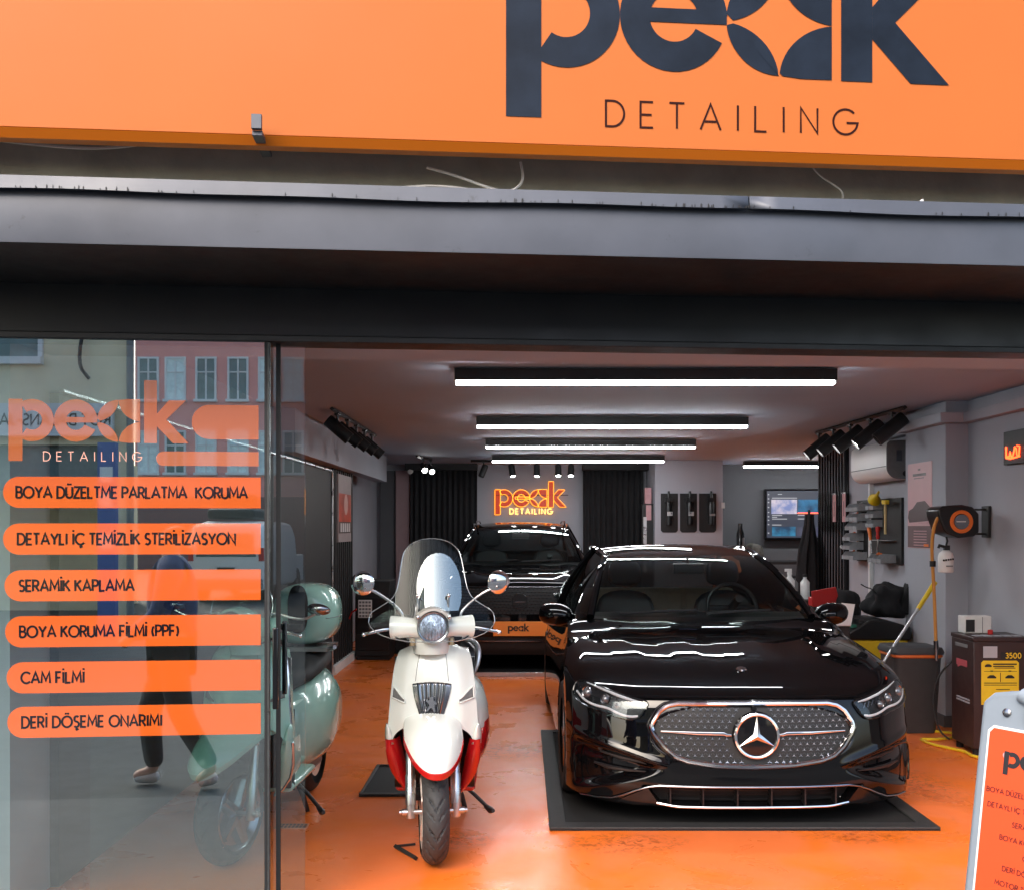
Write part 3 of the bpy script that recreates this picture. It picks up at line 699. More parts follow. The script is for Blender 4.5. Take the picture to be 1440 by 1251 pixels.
b = MB().box(.0125,.014,-.38,.38,h*.30,h*.72); b.build('picture', M('poster_red', (.55,.06,.03), .4, var=.6, nscale=3), t)
MB().box(.0125,.014,-.38,.38,h*.13,h*.30).build('picture', M('poster_dark', (.05,.03,.03), .4, var=.5, nscale=6), t)
b = MB()
for i in range(5): b.box(.0142,.0152,-.3+i*.13,-.22+i*.13,h*.15,h*.28)
b.build('print', m_whitepaint, t)
b = MB(); b.lathe([(0,0),(.12,0),(.1,.001),(0,.001)], (.0145,.05,h*.56), X3, 20); b.build('print', M('poster_rose', (.7,.4,.35), .5), t)
# cabinet with card rack
Yc = 12.15; t = thing('tool_cabinet', 'black cabinet in the far left corner behind the white scooter', 'cabinet', (wx(524,Yc), Yc+.25, 0))
MB().box(-.21,.21,-.25,.25,.05,.95).box(-.2,.2,-.22,.22,0,.05).build('body', m_black, t, bevel=.008)
for z in (.12,.34,.56): MB().box(-.19,.19,-.262,-.25,z,z+.19).build('drawer', m_trimblack, t, bevel=.004)
t2 = thing('stool', 'low black box stool standing beside the far left cabinet', 'stool', (wx(552,12.6), 12.9, 0))
MB().box(-.16,.16,-.16,.16,.05,.42).box(-.19,.19,-.19,.19,.42,.47).box(-.15,.15,-.15,.15,0,.05).build('body', m_black, t2, bevel=.01)
Yk = 11.85; t = thing('card_rack', 'small white calendar card with rows of grey boxes on the black cabinet', 'card', (wx(513,Yk), Yk+.02, wz(868,Yk)))
k = Yk/FPX; MB().box(-9.5*k,9.5*k,0,.012,0,25*k).build('card', m_paper, t)
b = MB()
for i in range(4):
    for j in range(5): b.box((-8.5+i*4.4)*k,(-8.5+i*4.4+3.4)*k,-.002,-.0005,(1+j*4.8)*k,(1+j*4.8+3.0)*k)
b.build('print', m_greyplastic, t)
MB().tube([(-.1,.0,.1),(-.16,.03,.06),(-.2,.08,-.02)],.01,6).build('red_strap', m_red, t)

# ================================================================ INSIDE: right wall
# air conditioner
t = thing('air_conditioner', 'white wall air conditioner with grey end cap above the tool board', 'air conditioner', (3.5, 9.62, 2.03))
prof = [(0,0),(-.11,0)]+[(-.11-.11*math.sin(R(a)), .11-.11*math.cos(R(a))) for a in range(10,91,10)]+[(-.22,.27),(-.215,.32),(-.19,.345),(0,.35)]
b = MB(); b.grid([[(x, y, z) for x, z in prof] for y in (-.48,.5)]); n = len(prof); b.face(*range(n,2*n)); b.build('body', M('ac_white', (.90,.89,.88), .4), t, bevel=.0)
b = MB(); pr2 = [(x*.99, .175+(z-.175)*.99) for x, z in prof]; b.poly(pr2, (0,-.482,0), X3, Z3, .03, N=-Y3); o = b.build('end_cap', m_greyplastic, t)
MB().box(-.13,-.08,-.487,-.484,.16,.26).build('panel', m_darkchrome, t); b = MB(); b.lathe([(0,0),(.025,0),(.025,.006),(0,.006)], (-.05,-.484,.05), -Y3, 16); b.build('pipe_outlet', m_black, t)
MB().box(-.228,-.2185,-.47,.48,.112,.118).build('flap_gap', m_greyplastic, t)
o = MB().box(3.46,3.5,10.1,10.15,.35,2.03).build('cable_duct', m_whitepaint, bevel=.003); tag(o, 'white vertical cable duct running down from the air conditioner', 'duct')
# ceiling trunking
b = MB().box(3.42,3.5,8.87,9.55,2.42,2.5).box(3.3,3.38,8.0,8.95,2.42,2.5).box(3.38,3.56,8.0,8.1,2.42,2.5).box(3.48,3.56,4.6,8.0,2.42,2.5)
o = b.build('cable_trunking', m_wall, bevel=.003); tag(o, 'pale cable trunking under the ceiling stepping around the pillar', 'trunking')
# tool board
t = thing('tool_board', 'black pegboard with grey storage bins and hand tools under the air conditioner', 'tool board', (3.5, 9.92, 1.25))
MB().box(-.025,0,-.62,.62,0,.62).build('board', m_black, t)
def bin_(y, z, d=.14, wd=.11, h=.075):
    q = MB(); x0 = -.027
    q.poly([(0,0),(-d,0),(-d,h*.45),(-d*.75,h),(0,h)], (x0,y,z), X3, Z3, .004, N=Y3); q.poly([(0,0),(-d,0),(-d,h*.45),(-d*.75,h),(0,h)], (x0,y+wd,z), X3, Z3, .004, N=Y3)
    q.box(x0-d, x0, y, y+wd, z-.004, z); q.box(x0-d-.004, x0-d, y, y+wd, z-.004, z+h*.45)
    q.box(x0-.004, x0, y, y+wd, z, z+h)
    return q
for j, z in enumerate((.02,.12,.21,.32,.41,.51)):
    for i in range(3 if j not in (1,2) else 2):
        o = bin_(.60-.125*(i+1)+(.07 if j < 3 else 0)-.01*j, z).build('storage_bin', m_bin, t)
        if (i+j) % 2 == 0:
            c = MB(); yy = .60-.125*(i+1)+(.07 if j < 3 else 0)-.01*j
            for q in range(4): c.box(-.12+.02*q,-.105+.02*q,yy+.02*q+.01,yy+.02*q+.03,z+.005,z+.06+.01*q)
            c.build('contents', [m_orange, m_steel, m_trimblack, m_steel][(i+2*j) % 4], o)
for i in range(3): bin_(-.22-.125*(i+1)+.1, .015).build('storage_bin', m_bin, t)
for z in (.35,.44,.52):
    for i in range(2): bin_(-.1-.12*i+.08, z, .09, .1, .07).build('storage_bin', m_bin, t)
MB().box(-.1,-.026,-.5,-.05,.218,.224).build('tool_shelf', m_steel, t)
def ontool(nm, label, cat): return thing(nm, label, cat, (3.40, 9.92, 1.25))
f = ontool('funnel', 'yellow plastic funnel hanging at the top of the tool board', 'funnel')
MB().lathe([(.012,0),(.016,.06),(.06,.13),(.062,.15),(.055,.15)], (0,-.30,.66), (0,.85,-.5), 20, capends=False).xf(Matrix.Identity(4)).build('cone', m_yellow, f)
f.location = (3.38, 9.92, 1.27)
f = ontool('hammer', 'hammer with a pale wooden handle hanging below the yellow funnel', 'hammer')
MB().tube([(0,-.42,.28),(0,-.42,.56)], .013, 8).build('handle', M('wood', (.62,.45,.2), .5), f); MB().box(-.02,.02,-.47,-.37,.56,.6).build('head', m_yellow, f, bevel=.005)
f = ontool('screwdriver', 'screwdriver with an orange handle leaning on the tool board shelf', 'screwdriver')
MB().tube([(0,.03,.34),(0,-.02,.22)], [.02,.014], 8).build('handle', m_orange, f); MB().tube([(0,-.02,.22),(0,-.05,.10)], .006, 6).build('shaft', m_steel, f)
f = ontool('screwdriver', 'screwdriver with a red handle standing on the tool board shelf', 'screwdriver')
MB().lathe([(0,0),(.012,0),(.02,.03),(.014,.06),(.024,.1),(.02,.12),(0,.125)], (0,-.22,.23), Z3, 12).build('handle', m_red, f); MB().tube([(0,-.22,.23),(0,-.22,.17),(0,-.19,.1)], .007, 6).build('shaft', m_steel, f)
f = ontool('pliers', 'orange gripped pliers lying in the lowest bin of the tool board', 'pliers'); MB().tube([(-.02,-.36,.09),(.01,-.28,.07)], .014, 8).tube([(-.04,-.36,.10),(-.02,-.26,.09)], .012, 8).build('grip', m_orange, f); MB().tube([(-.0,-.28,.075),(.0,-.22,.06)], .01, 6).build('jaw', m_steel, f)
# poster on the pillar
t = thing('poster', 'pink price poster with a black car picture on the grey pillar', 'poster', (3.379, 8.62, wz(770,8.6)))
h = 120*8.6/FPX; MB().box(-.004,0,-.26,.26,0,h).build('sheet', M('poster_pink', (.62,.36,.38), .5, var=.06, nscale=5), t)
MB().box(-.006,-.0045,-.255,.255,.005,h*.26).build('footer', M('poster_foot', (.13,.07,.075), .5, var=.2, nscale=9), t)
b = MB(); cy = lambda y, z: (y, h*z)
b.poly([cy(-.26,.32),cy(.22,.30),cy(.25,.36),cy(.23,.44),cy(.14,.47),cy(.05,.54),cy(-.12,.55),cy(-.22,.48),cy(-.26,.46)], (-.0062,0,0), Y3, Z3, .001, N=-X3); b.build('car_print', M('print_car', (.05,.02,.025), .4, var=.3, nscale=12), t)
b = MB()
for i in range(6): b.box(-.0072,-.0064,-.16,.12,h*(.03+.033*i),h*(.03+.033*i)+.007)
b.box(-.0072,-.0064,-.20,.02,h*.29,h*.30)
b.build('small_print', m_pink, t)
b = MB(); 
b.box(-.006,-.0045,-.14,.14,h*.845,h*.875); b.box(-.006,-.0045,-.10,.12,h*.815,h*.825); b.box(-.006,-.0045,-.02,.03,h*.91,h*.93); b.build('heading', m_brown, t)
MB().box(-.0075,-.0065,-.2,-.1,h*.02,h*.05).build('logo_patch', m_orange, t)
# screen with red script on the near right wall
t = thing('wall_screen', 'small black wall screen with red script reflected on it, at the right edge', 'screen', (3.555, 7.3, wz(654,7.45)))
MB().box(-.03,0,-.6,.13,0,.24).build('frame', m_black, t, bevel=.004)
b = MB()
for q in ([(-.10,.13),(-.1,.05),(-.07,.06),(-.05,.05),(-.04,.09),(-.02,.05),(.0,.055),(.02,.09),(.03,.12),(.05,.11),(.06,.06),(.09,.055),(.1,.12),(.06,.125)], [(-.1,.05),(-.04,.04),(.03,.045),(.1,.05)]):
    b.tube([(-.034, -y-.02, z) for y, z in q], .006, 5)
b.build('script', m_neonred, t)
# hose reel
t = thing('hose_reel', 'black hose reel with an orange ring on a bracket at the pillar', 'hose reel', (3.30, 7.75, wz(733,7.75)))
Yr = 7.6; k = Yr/FPX; cx0 = 1356
pr = [(1323,716),(1330,711),(1357,709),(1372,712),(1381,722),(1381,748),(1374,754),(1352,756),(1336,750),(1331,744),(1324,725)]
b = MB(); b.poly([((x-cx0)*k-.0, (733-y)*k) for x, y in pr], (0,-.13,0), X3, Z3, .24, N=-Y3); b.build('casing', m_trimblack, t, bevel=.012, seg=3)
b = MB(); b.lathe([(.058,0),(.062,.008),(.084,.008),(.088,0)], (0,-.13,0), -Y3, 32, capends=False); b.build('ring', m_orange, t)
b = MB(); b.lathe([(0,.006),(.056,.006),(.058,0)], (0,-.13,0), -Y3, 32, capends=False); b.build('hub_plate', m_darkchrome, t)
b = MB().box(-.04,.03,-.1385,-.1365,-.003,.005); b.build('print', m_whitepaint, t)
b = MB().box(.10,.25,-.02,.02,.085,.10).box(.10,.25,-.02,.02,-.10,-.085).box(.235,.255,-.06,.06,-.12,.12); b.build('bracket', m_blackmetal, t, bevel=.003)
H = lambda px, py, Y: (wx(px,Y), Y, wz(py,Y))
b = MB().tube(chaikin([H(1326,722,7.64),H(1318,727,7.66),H(1312,745,7.7),H(1310,775,7.72),H(1313,820,7.74),H(1315,870,7.74),H(1316,900,7.74)],3), .013, 8)
o = b.build('air_hose', m_hose); tag(o, 'orange air hose hanging down from the black hose reel', 'hose')
MB().tube([H(1311.5,788,7.725),H(1311.5,796,7.725)], .022, 10).build('coupling', m_black, o)
MB().tube([H(1316,900,7.74),H(1316.5,912,7.74)], .018, 10).tube([H(1316.5,912,7.74),H(1317,928,7.74)], .012, 8).build('connector', m_darkchrome, o)
MB().tube(chaikin([H(1352,748,7.6),H(1358,755,7.58),H(1368,755,7.58),H(1374,752,7.6)],2), .008, 6).build('hose_end', m_orange, t)
# bottle
Yb = 7.6; t = thing('spray_bottle', 'white spray bottle hanging by its trigger under the hose reel', 'bottle', (wx(1330,Yb), Yb, wz(804,Yb)))
k = Yb/FPX; MB().lathe([(0,0),(9.5*k,0),(10.5*k,1.5*k),(10.5*k,22*k),(9*k,27*k),(4*k,31*k),(0,31*k)], (0,0,0), Z3, 20).build('body', m_white, t)
MB().box(-.012,.025,-.02,.02,31*k,38*k).tube([(-.01,0,36*k),(-.05,0,38*k),(-.055,0,34*k)],.012,6).tube([(.0,0,36*k),(.012,0,44*k),(.004,0,50*k)],.008,6).build('trigger', m_black, t, bevel=.004)
b = MB()
for q in range(5): b.box((-8+q*3.2)*k, (-8+q*3.2+2.2)*k, -10.4*k-.001*(2-abs(q-2)), -9.6*k, (16+.4*q)*k, (18.5+.4*q)*k)
b.build('print', m_inkdark, t); MB().box(-.02,.03,-10.6*k,-9.8*k,8*k,10*k).build('print', m_greyplastic, t)
# pole with yellow grip
A_, B_ = Vector(H(1315,818,8.05)), Vector(H(1243,930,7.86)); d = (B_-A_); foot = A_+d*((A_.z-.02)/(-d.z))
t = thing('pole', 'pale metal pole with a yellow grip leaning against the pillar', 'pole', (0,0,0))
MB().tube([tuple(A_.lerp(foot,.06)), tuple(foot)], .0125, 10).build('shaft', m_steel, t)
MB().tube([tuple(A_), tuple(A_.lerp(B_,.34))], [.02,.017], 10).build('grip', m_yellow, t)
# waste bin
Yw = 8.0; t = thing('waste_bin', 'tall dark grey waste bin with an orange bag edge by the pillar', 'waste bin', (wx(1280,Yw), Yw+.0, 0))
k = Yw/FPX
def rr(hx, hy, z, r=.05, n=5):
    p = []
    for cx_, cy_, a in ((hx-r,hy-r,0),(-hx+r,hy-r,90),(-hx+r,-hy+r,180),(hx-r,-hy+r,270)): p += [(cx_+r*math.cos(R(a+90*i/n)), cy_+r*math.sin(R(a+90*i/n)), z) for i in range(n+1)]
    return p
b = MB().grid([rr(.15,.15,0),rr(.155,.155,.02),rr(.185,.185,.6)], close=True); b.face(*range(23,-1,-1)); b.build('bin_body', M('bin_grey', (.05,.05,.053), .6, var=.1, bump=.05), t)
b = MB().grid([rr(.183,.183,.585),rr(.196,.196,.595),rr(.192,.192,.613),rr(.18,.18,.612)], close=True); b.build('bag_edge', m_orange, t)
b = MB().grid([rr(.2,.2,.614),rr(.203,.203,.63),rr(.19,.19,.665),rr(.12,.12,.675)], close=True); b.face(*range(72,96)); b.build('lid', M('bin_lid', (.06,.06,.065), .6), t)
# extractor machine
t = thing('extraction_cleaner', 'yellow and black cleaning machine with switches behind the waste bin', 'cleaning machine', (3.05, 8.95, 0))
b = MB().grid([rr(.27,.22,.06),rr(.28,.23,.1),rr(.28,.23,.62)], close=True); b.face(*range(23,-1,-1)); b.face(*range(48,72)); b.build('tank', m_yellow, t)
b = MB(); b.poly([(-.30,.625),(.29,.625),(.29,.74),(.08,.80),(-.06,.80),(-.30,.66)], (0,.24,0), X3, Z3, .48, N=Y3); b.build('hood', m_trimblack, t, bevel=.015, seg=3)
p0 = Vector((-.30,-.1,.66)); du = Vector((.24,0,.14)).normalized(); 
b = MB()
for i in range(3):
    for j in range(3):
        p = Vector((-.28,-.18+.13*j,.677))+du*(.03+.075*i); MB().box(p.x-.02,p.x+.02,p.y-.03,p.y+.03,p.z,p.z+.025).build('switch', (m_steel, M('switch_green', (.03,.18,.12), .4), m_black)[i], t)

for x in (-.2,.2):
    for y in (-.16,.16): MB().lathe([(0,-.015),(.05,-.015),(.06,0),(.05,.015),(0,.015)], (x,y,.06), Y3, 14).build('wheel', m_rubber, t)
# black bag on it
def blob(name, label, cat, c, r, mat, seed, amp=.18):
    rnd = random.Random(seed); ph = [rnd.uniform(0,6) for _ in range(6)]; b = MB(); n, m = 28, 18; rows = []
    for i in range(m+1):
        row = []
        for k in range(n):
            th = math.pi*i/m; f = 2*math.pi*k/n
            q = 1+amp*(math.sin(3*f+ph[0]+2*th)*math.sin(th)+.6*math.sin(5*th+ph[1]+f)+.5*math.sin(7*f+ph[2]-3*th)*math.sin(th))
            row.append((c[0]+r[0]*q*math.sin(th)*math.cos(f), c[1]+r[1]*q*math.sin(th)*math.sin(f), max(c[2]-r[2]*.8, c[2]-r[2]*q*math.cos(th))))
        rows.append(row)
    b.grid(rows, close=True); o = b.build(name, mat, smooth_angle=60); return tag(o, label, cat)
blob('bag', 'black crumpled bag lying on the cleaning machine', 'bag', (3.24, 9.0, .93), (.19,.16,.165), m_fabric, 5)
tag(MB().tube(chaikin([(3.12,8.9,1.0),(3.05,8.85,1.06),(3.0,8.84,1.07),(2.95,8.84,1.1)],2), .005, 5).build('cable', m_black), 'thin black cable end sticking out of the black bag', 'cable')
b = MB().poly([(-.02,0),(.10,0),(.10,.3),(.06,.27),(.02,.16)], (3.32,8.99,.83), X3, Z3, .12, N=Y3); tag(b.build('backpack', m_fabric, bevel=.02, seg=3), 'pointed black backpack standing behind the crumpled bag', 'backpack')
# battery charger cabinet
t = thing('service_machine', 'dark service machine with a yellow instruction sheet and the number 3500', 'machine', (3.145, 7.07, 0))
W_, D_, H_ = .40, .36, .80
MB().box(0,W_,0,D_,.05,H_).build('body', m_brown, t, bevel=.006)
MB().box(-.006,W_+.004,-.008,D_+.004,H_,H_+.03).build('top_panel', m_brown, t, bevel=.005)
for x in (.04,W_-.04):
    for y in (.05,D_-.05): MB().lathe([(0,0),(.025,0),(.025,.049),(0,.049)], (x,y,0), Z3, 12).build('castor', m_rubber, t)
k = 7.07/FPX; fx = lambda px: (px-1368)*k*.98; fz = lambda py: wz(py,7.07)
b = MB(); b.poly([(fx(1379),fz(990)),(fx(1433),fz(990)),(fx(1433),fz(931)),(fx(1430),fz(928)),(fx(1382),fz(928)),(fx(1379),fz(931))], (0,-.002,0), X3, Z3); sh = b.build('instruction_sheet', m_yellow, t)
b = MB()
for x0, x1, y0, y1 in ((1396,1430,932,934),(1396,1426,935.5,937),(1398,1428,938,939),(1383,1430,943,943.6),(1406,1407,945,958),(1383,1430,959,960),(1383,1430,962,962.8),(1400,1420,968,969),(1392,1396,942,943.5),(1418,1422,942,943.5)):
    b.box(fx(x0),fx(x1),-.0035,-.0028,fz(y1),fz(y0))
for cx_, cy_, s_ in ((1389,935,1.0),(1394,951,1.3),(1420,951,1.3)):
    b.poly([(fx(cx_-5*s_),fz(cy_+2)),(fx(cx_-5*s_),fz(cy_)),(fx(cx_-2*s_),fz(cy_-2*s_)),(fx(cx_+2*s_),fz(cy_-2*s_)),(fx(cx_+5*s_),fz(cy_)),(fx(cx_+5*s_),fz(cy_+2))], (0,-.003,0), X3, Z3)
b.build('print', m_inkdark, sh, smooth_angle=0)
MB().box(fx(1382),fx(1402),-.003,0,fz(924),fz(908)).build('card', m_wall, t)
MB().box(fx(1407),fx(1438),-.003,0,fz(926),fz(916)).build('number_plate', m_black, t); b = MB(); text(b, '3500', (fx(1414),-.0045,fz(924.5)), X3, Z3, 7*k, .2, .28); b.build('number', m_yellow, t, smooth_angle=0)
b = MB().box(-.003,0,.10,.27,fz(940)+.0,fz(931)); b.poly([(-.2,fz(940)),(-.25,fz(940)),(-.25,fz(944))], (-.003,0,0), -Y3, Z3); b.build('red_badge', M('badge_red', (.45,.08,.1), .5), t)
b = MB()
for z_ in (985,989): b.box(-.003,0,.06,.27,fz(z_+2)+.0,fz(z_))
b.build('print', m_wall, t); MB().box(-.004,0,.09,.29,fz(913),fz(908)).build('grip_slot', m_greyplastic, t, bevel=.002)
b = MB()
for q in range(5): b.box(.04+.07*q,.085+.07*q,.06,.12+.02*(q%2),H_+.03,H_+.034)
b.build('label_strip', m_wall, t); MB().lathe([(0,0),(.018,0),(.018,.03),(0,.035)], (.21,.2,H_+.03), Z3, 14).build('knob', m_red, t)
t2 = thing('box', 'white device box with a black window on top of the dark service machine', 'box', (3.185, 7.31, .8305)); MB().box(0,.2,0,.11,0,.125).build('case', m_whitepaint, t2, bevel=.008); MB().box(.012,.075,-.004,-.0005,.012,.1).build('window', m_black, t2); MB().box(.13,.134,-.002,.0,.005,.12).build('seam', m_greyplastic, t2)
tag(MB().tube(chaikin([(3.16,7.44,.62),(3.07,7.5,.5),(3.03,7.5,.3),(3.06,7.46,.1),(3.13,7.43,.04)],3), .007, 6).build('cable', m_black), 'black power cable curving down beside the dark service machine', 'cable')
b = MB(); pts = [H(1290,1022,8.05),H(1310,1020,8.05),H(1340,1024,7.8),H(1365,1030,7.6),H(1330,1040,7.5),H(1300,1042,7.6),H(1330,1052,7.3),H(1360,1062,7.0)]
pts = [((x), y, .012) for x, y, z in [(3.0,8.1,0),(3.2,7.85,0),(3.42,7.75,0),(3.1,7.55,0),(2.95,7.6,0),(3.0,7.35,0),(3.14,7.15,0),(3.1,7.0,0),(3.3,6.9,0),(3.5,6.95,0)]]
b.tube(chaikin(pts,3), .011, 6); tag(b.build('cable', m_yellow), 'yellow air line looping over the orange floor by the dark machine', 'cable')
# trolley with bottles behind the black saloon
t = thing('trolley', 'black detailing trolley loaded with bottles behind the black saloon', 'trolley', (2.75, 10.0, 0))
for z in (.15,.5,.86): MB().box(-.3,.3,-.2,.2,z,z+.03).build('shelf', m_black, t, bevel=.006)
for x in (-.28,.28):
    for y in (-.18,.18): MB().tube([(x,y,.06),(x,y,.92)], .015, 8).build('upright', m_blackmetal, t); MB().lathe([(0,-.012),(.028,-.012),(.028,.012),(0,.012)], (x,y,.03), Y3, 12).build('castor', m_rubber, t)
def bottle(x, y, z, h, r, mat, label, cap=m_black, sp=False):
    o = thing('bottle', label, 'bottle', (x, y, z)); MB().lathe([(0,0),(r,0),(r,h*.68),(r*.4,h*.82),(r*.4,h*.9),(0,h*.9)], (0,0,0), Z3, 16).build('body', mat, o)
    q = MB().lathe([(0,0),(r*.5,0),(r*.45,h*.12),(0,h*.12)], (0,0,h*.9), Z3, 12)
    if sp: q.box(-r*.9, r*.4, -.012, .012, h*1.0, h*1.1)
    q.build('cap', cap, o)
bottle(2.62,9.95,.8905,.27,.05,m_white,'white spray bottle on the trolley, nearest the saloon roof',m_white,True)
bottle(2.78,9.98,.8905,.24,.045,m_white,'white bottle in the middle of the trolley top')
bottle(2.70,10.08,.8905,.22,.04,m_greyplastic,'grey bottle behind the white ones on the trolley')
bottle(2.5,10.02,.8905,.24,.04,m_trimblack,'black bottle at the left end of the trolley top')
o = thing('bucket', 'red plastic container with handle between trolley and black wing mirror', 'container', (2.72, 9.2, 0)); MB().grid([rr(.09,.09,0,.03),rr(.1,.1,.84,.03),rr(.1,.1,.88,.03)], close=True).build('stand', m_black, o)
b = MB().poly([(-.11,.88),(.08,.88),(.12,.98),(.10,1.06),(-.12,1.02)], (0,-.08,0), X3, Z3, .02, N=-Y3); b.box(-.1,.11,-.06,.1,.8805,.96); b.build('container', m_red, o, bevel=.006)
b = MB().poly([(-.13,0),(.10,.0),(.13,.16),(.03,.17)], (wx(1178,7.6),7.6,.86), X3, Z3, .01, N=Vector((0,-.8,.6))); o = b.build('cardboard_shade', m_paper); tag(o, 'white folded paper sheet standing behind the saloon bonnet', 'paper')
MB().box(-.1+wx(1178,7.6),.1+wx(1178,7.6),7.62,7.9,.0,.858).build('stand', m_black, o, bevel=.01)
blob('cover', 'black glossy plastic cover bundled beside the wing mirror', 'cover', (2.95, 9.4, .85), (.19,.18,.17), m_fabric, 9, .1)
tag(MB().box(2.75,3.15,9.25,9.6,0,.71).build('crate', m_black, bevel=.01), 'black crate under the bundled plastic cover', 'crate')
# things on the shelf under the wall screen
t = thing('side_table', 'black side table against the wall under the screen', 'table', (3.95, 15.9, 0)); MB().box(-.75,.6,-.3,.3,1.02,1.07).build('table_top', m_black, t, bevel=.005)
for x in (-.7,.55):
    for y in (-.26,.26): MB().tube([(x,y,0),(x,y,1.02)], .02, 8).build('leg', m_blackmetal, t)
o = thing('flask', 'black and steel flask standing on the side table below the screen', 'flask', (wx(1041,15.8), 15.8, 1.0705)); MB().lathe([(0,0),(.06,0),(.06,.42),(.035,.5),(.035,.58),(0,.58)], (0,0,0), Z3, 18).build('body', m_blackgloss, o); MB().box(.02,.05,-.062,-.05,.04,.36).build('label_strip', m_steel, o)
blob('cushion', 'dark camouflage pack lying on the side table under the screen', 'pack', (wx(1060,15.75), 15.8, 1.20), (.17,.14,.14), M('camo', (.07,.065,.055), .8, var=.7, nscale=14), 3, .08)
o = thing('speaker', 'small black box with a white mark on the side table', 'box', (wx(1021,15.8), 15.8, 1.0705)); MB().box(-.11,.1,-.08,.08,0,.24).build('case', m_black, o, bevel=.008); MB().box(-.01,.01,-.083,-.0805,.06,.2).build('mark', m_whitepaint, o); MB().box(-.11,.1,-.083,-.0805,.225,.235).build('trim', m_wall, o)

# ================================================================ floor things
def mat_(label, x0, x1, y0, y1, group, rim=.09):
    t = thing('floor_mat', label, 'floor mat', (0,0,.0), 0, group); b = MB()
    b.box(x0,x1,y0,y1,.001,.008); b.build('sheet', m_rubber, t, bevel=.003)
    b = MB().box(x0,x1,y0,y0+rim,.009,.02).box(x0,x0+rim,y0+rim,y1-rim,.009,.02).box(x1-rim,x1,y0+rim,y1-rim,.009,.02).box(x0,x1,y1-rim,y1,.009,.02); b.build('edge', M('mat_edge', (.03,.03,.031), .55, var=.3, nscale=60, bump=.5, bscale=300), t, bevel=.004)
mat_('black ribbed floor mat under the front of the black saloon', .142, 2.2, 5.33, 7.9, 'black floor mats')
mat_('black floor mat behind the white scooter', -.97, -.48, 6.0, 6.75, 'black floor mats', .02)
t = thing('wash_platform', 'black platform with a pale front edge under the rear black car', 'platform', (0,0,0)); MB().box(-.85,1.05,10.85,15.6,.0,.03).build('deck', m_rubber, t, bevel=.006); MB().box(-.85,1.05,10.83,10.849,0,.045).build('front_edge', m_steel, t, bevel=.003)
t = thing('floor_drain', 'pale slotted drain grate set in the floor behind the glass doors', 'drain', (wx(410,5.4), 5.4, .0005)); MB().box(-.085,.085,-.035,.05,.0,.005).build('frame', M('drain_frame', (.55,.25,.14), .5), t)
b = MB()
for i in range(8):
    for j in range(2): b.box(-.075+.02*i,-.063+.02*i,-.028+.038*j,.0+.038*j,.0052,.0058)
b.build('slots', m_brown, t)
# wheel chock at the white scooter's wheel
t = thing('wheel_chock', 'bent black steel wheel chock on the floor by the white scooter wheel', 'chock', (0,0,0))
G = lambda px, py, z=.0: (wx(px, (CAMH-z)*FPX/(py-HY)), (CAMH-z)*FPX/(py-HY), z)
a, b_, c = [Vector(G(x, y, .012)) for x, y in ((585,1206),(556,1189),(584,1186))]
MB().tube([tuple(a), tuple(b_)], .012, 4).tube([tuple(b_), tuple(c)], .006, 4).build('bar', m_blackmetal, t, smooth_angle=0)

# ---------------------------------------------------------------- pavement board
ang = R(-54)                                         # its face is turned to the left; the right side is nearer
t = thing('pavement_board', 'grey plastic pavement sign with an orange poster, at the right edge', 'pavement sign', (0,0,0))
lean = R(9); O = Vector((1.30, 2.86, 1.138)); U = Vector((math.cos(ang), math.sin(ang), 0)); Nn = Vector((math.sin(ang), -math.cos(ang), 0))
V = (Z3*math.cos(lean)-Nn*math.sin(lean)).normalized(); N3 = U.cross(V).normalized()
roll = R(1); U, V = (U*math.cos(roll)-V*math.sin(roll)), (V*math.cos(roll)+U*math.sin(roll))
def bpt(x, y): return O+U*x+V*y
b = MB()
out = [(.0,-1.0),(.46,-1.0),(.46,-.03)]+[(.44,.0),(.34,.02),(.12,.02),(.03,.0),(.0,-.03)]
b.poly(out, O, U, V, .05, N=N3); b.build('frame', m_lightgrey, t, bevel=.012, seg=3)
b = MB(); b.tube([tuple(bpt(.13,-.05)+N3*.002), tuple(bpt(.33,-.05)+N3*.002)], .03, 8, flat=.4); b.build('handle_slot', m_blackmetal, t)
b = MB(); b.tube([tuple(bpt(.11,.005)), tuple(bpt(.15,-.012)), tuple(bpt(.31,-.012)), tuple(bpt(.35,.005))], .022, 10); b.build('handle', m_lightgrey, t)
b = MB(); ps = [(.03,-.98),(.43,-.98),(.43,-.105),(.415,-.09),(.042,-.09),(.027,-.105)]; b.poly(ps, O+N3*.003, U, V, .002, N=N3); b.build('white_border', m_paper, t)
b = MB(); ps = [(.037,-.975),(.423,-.975),(.423,-.11),(.412,-.097),(.045,-.097),(.034,-.11)]; b.poly(ps, O+N3*.0055, U, V, .002, N=N3); po = b.build('poster', M('poster_orange', (.68,.068,.008), .5), t)
b = MB(); logo(b, bpt(.105,-.175)+N3*.007, U, V, .0215); b.build('logo', m_inkdark, po, smooth_angle=0)
b = MB(); y = -.27
for s in ('BOYA DÜZELTME PARLATMA KORUMA','DETAYLI İÇ TEMİZLİK STERİLİZASYON','SERAMİK KAPLAMA','BOYA KORUMA FİLMİ (PPF)','CAM FİLMİ','DERİ DÖŞEME ONARIMI','MOTOR TEMİZLİK KORUMA','FAR ÇİZİK ONARIMI'):
    text(b, s, bpt(.20,y)+N3*.007, U, V, .0125, .18, .25, 'c'); y -= .040
b.build('lettering', M('deep_red_ink', (.13,.008,.005), .5), po, smooth_angle=0)
b = MB(); p = bpt(.075,-.05); b.lathe([(0,0),(.012,0),(.012,.004),(.008,.006),(0,.006)], p, N3, 14); b.build('screw', m_darkchrome, t)
b = MB(); b.lathe([(0,0),(.008,0),(0,.0006)], bpt(.085,-.165)+N3*.0062, N3, 12); b.build('scuff', m_pink, po)
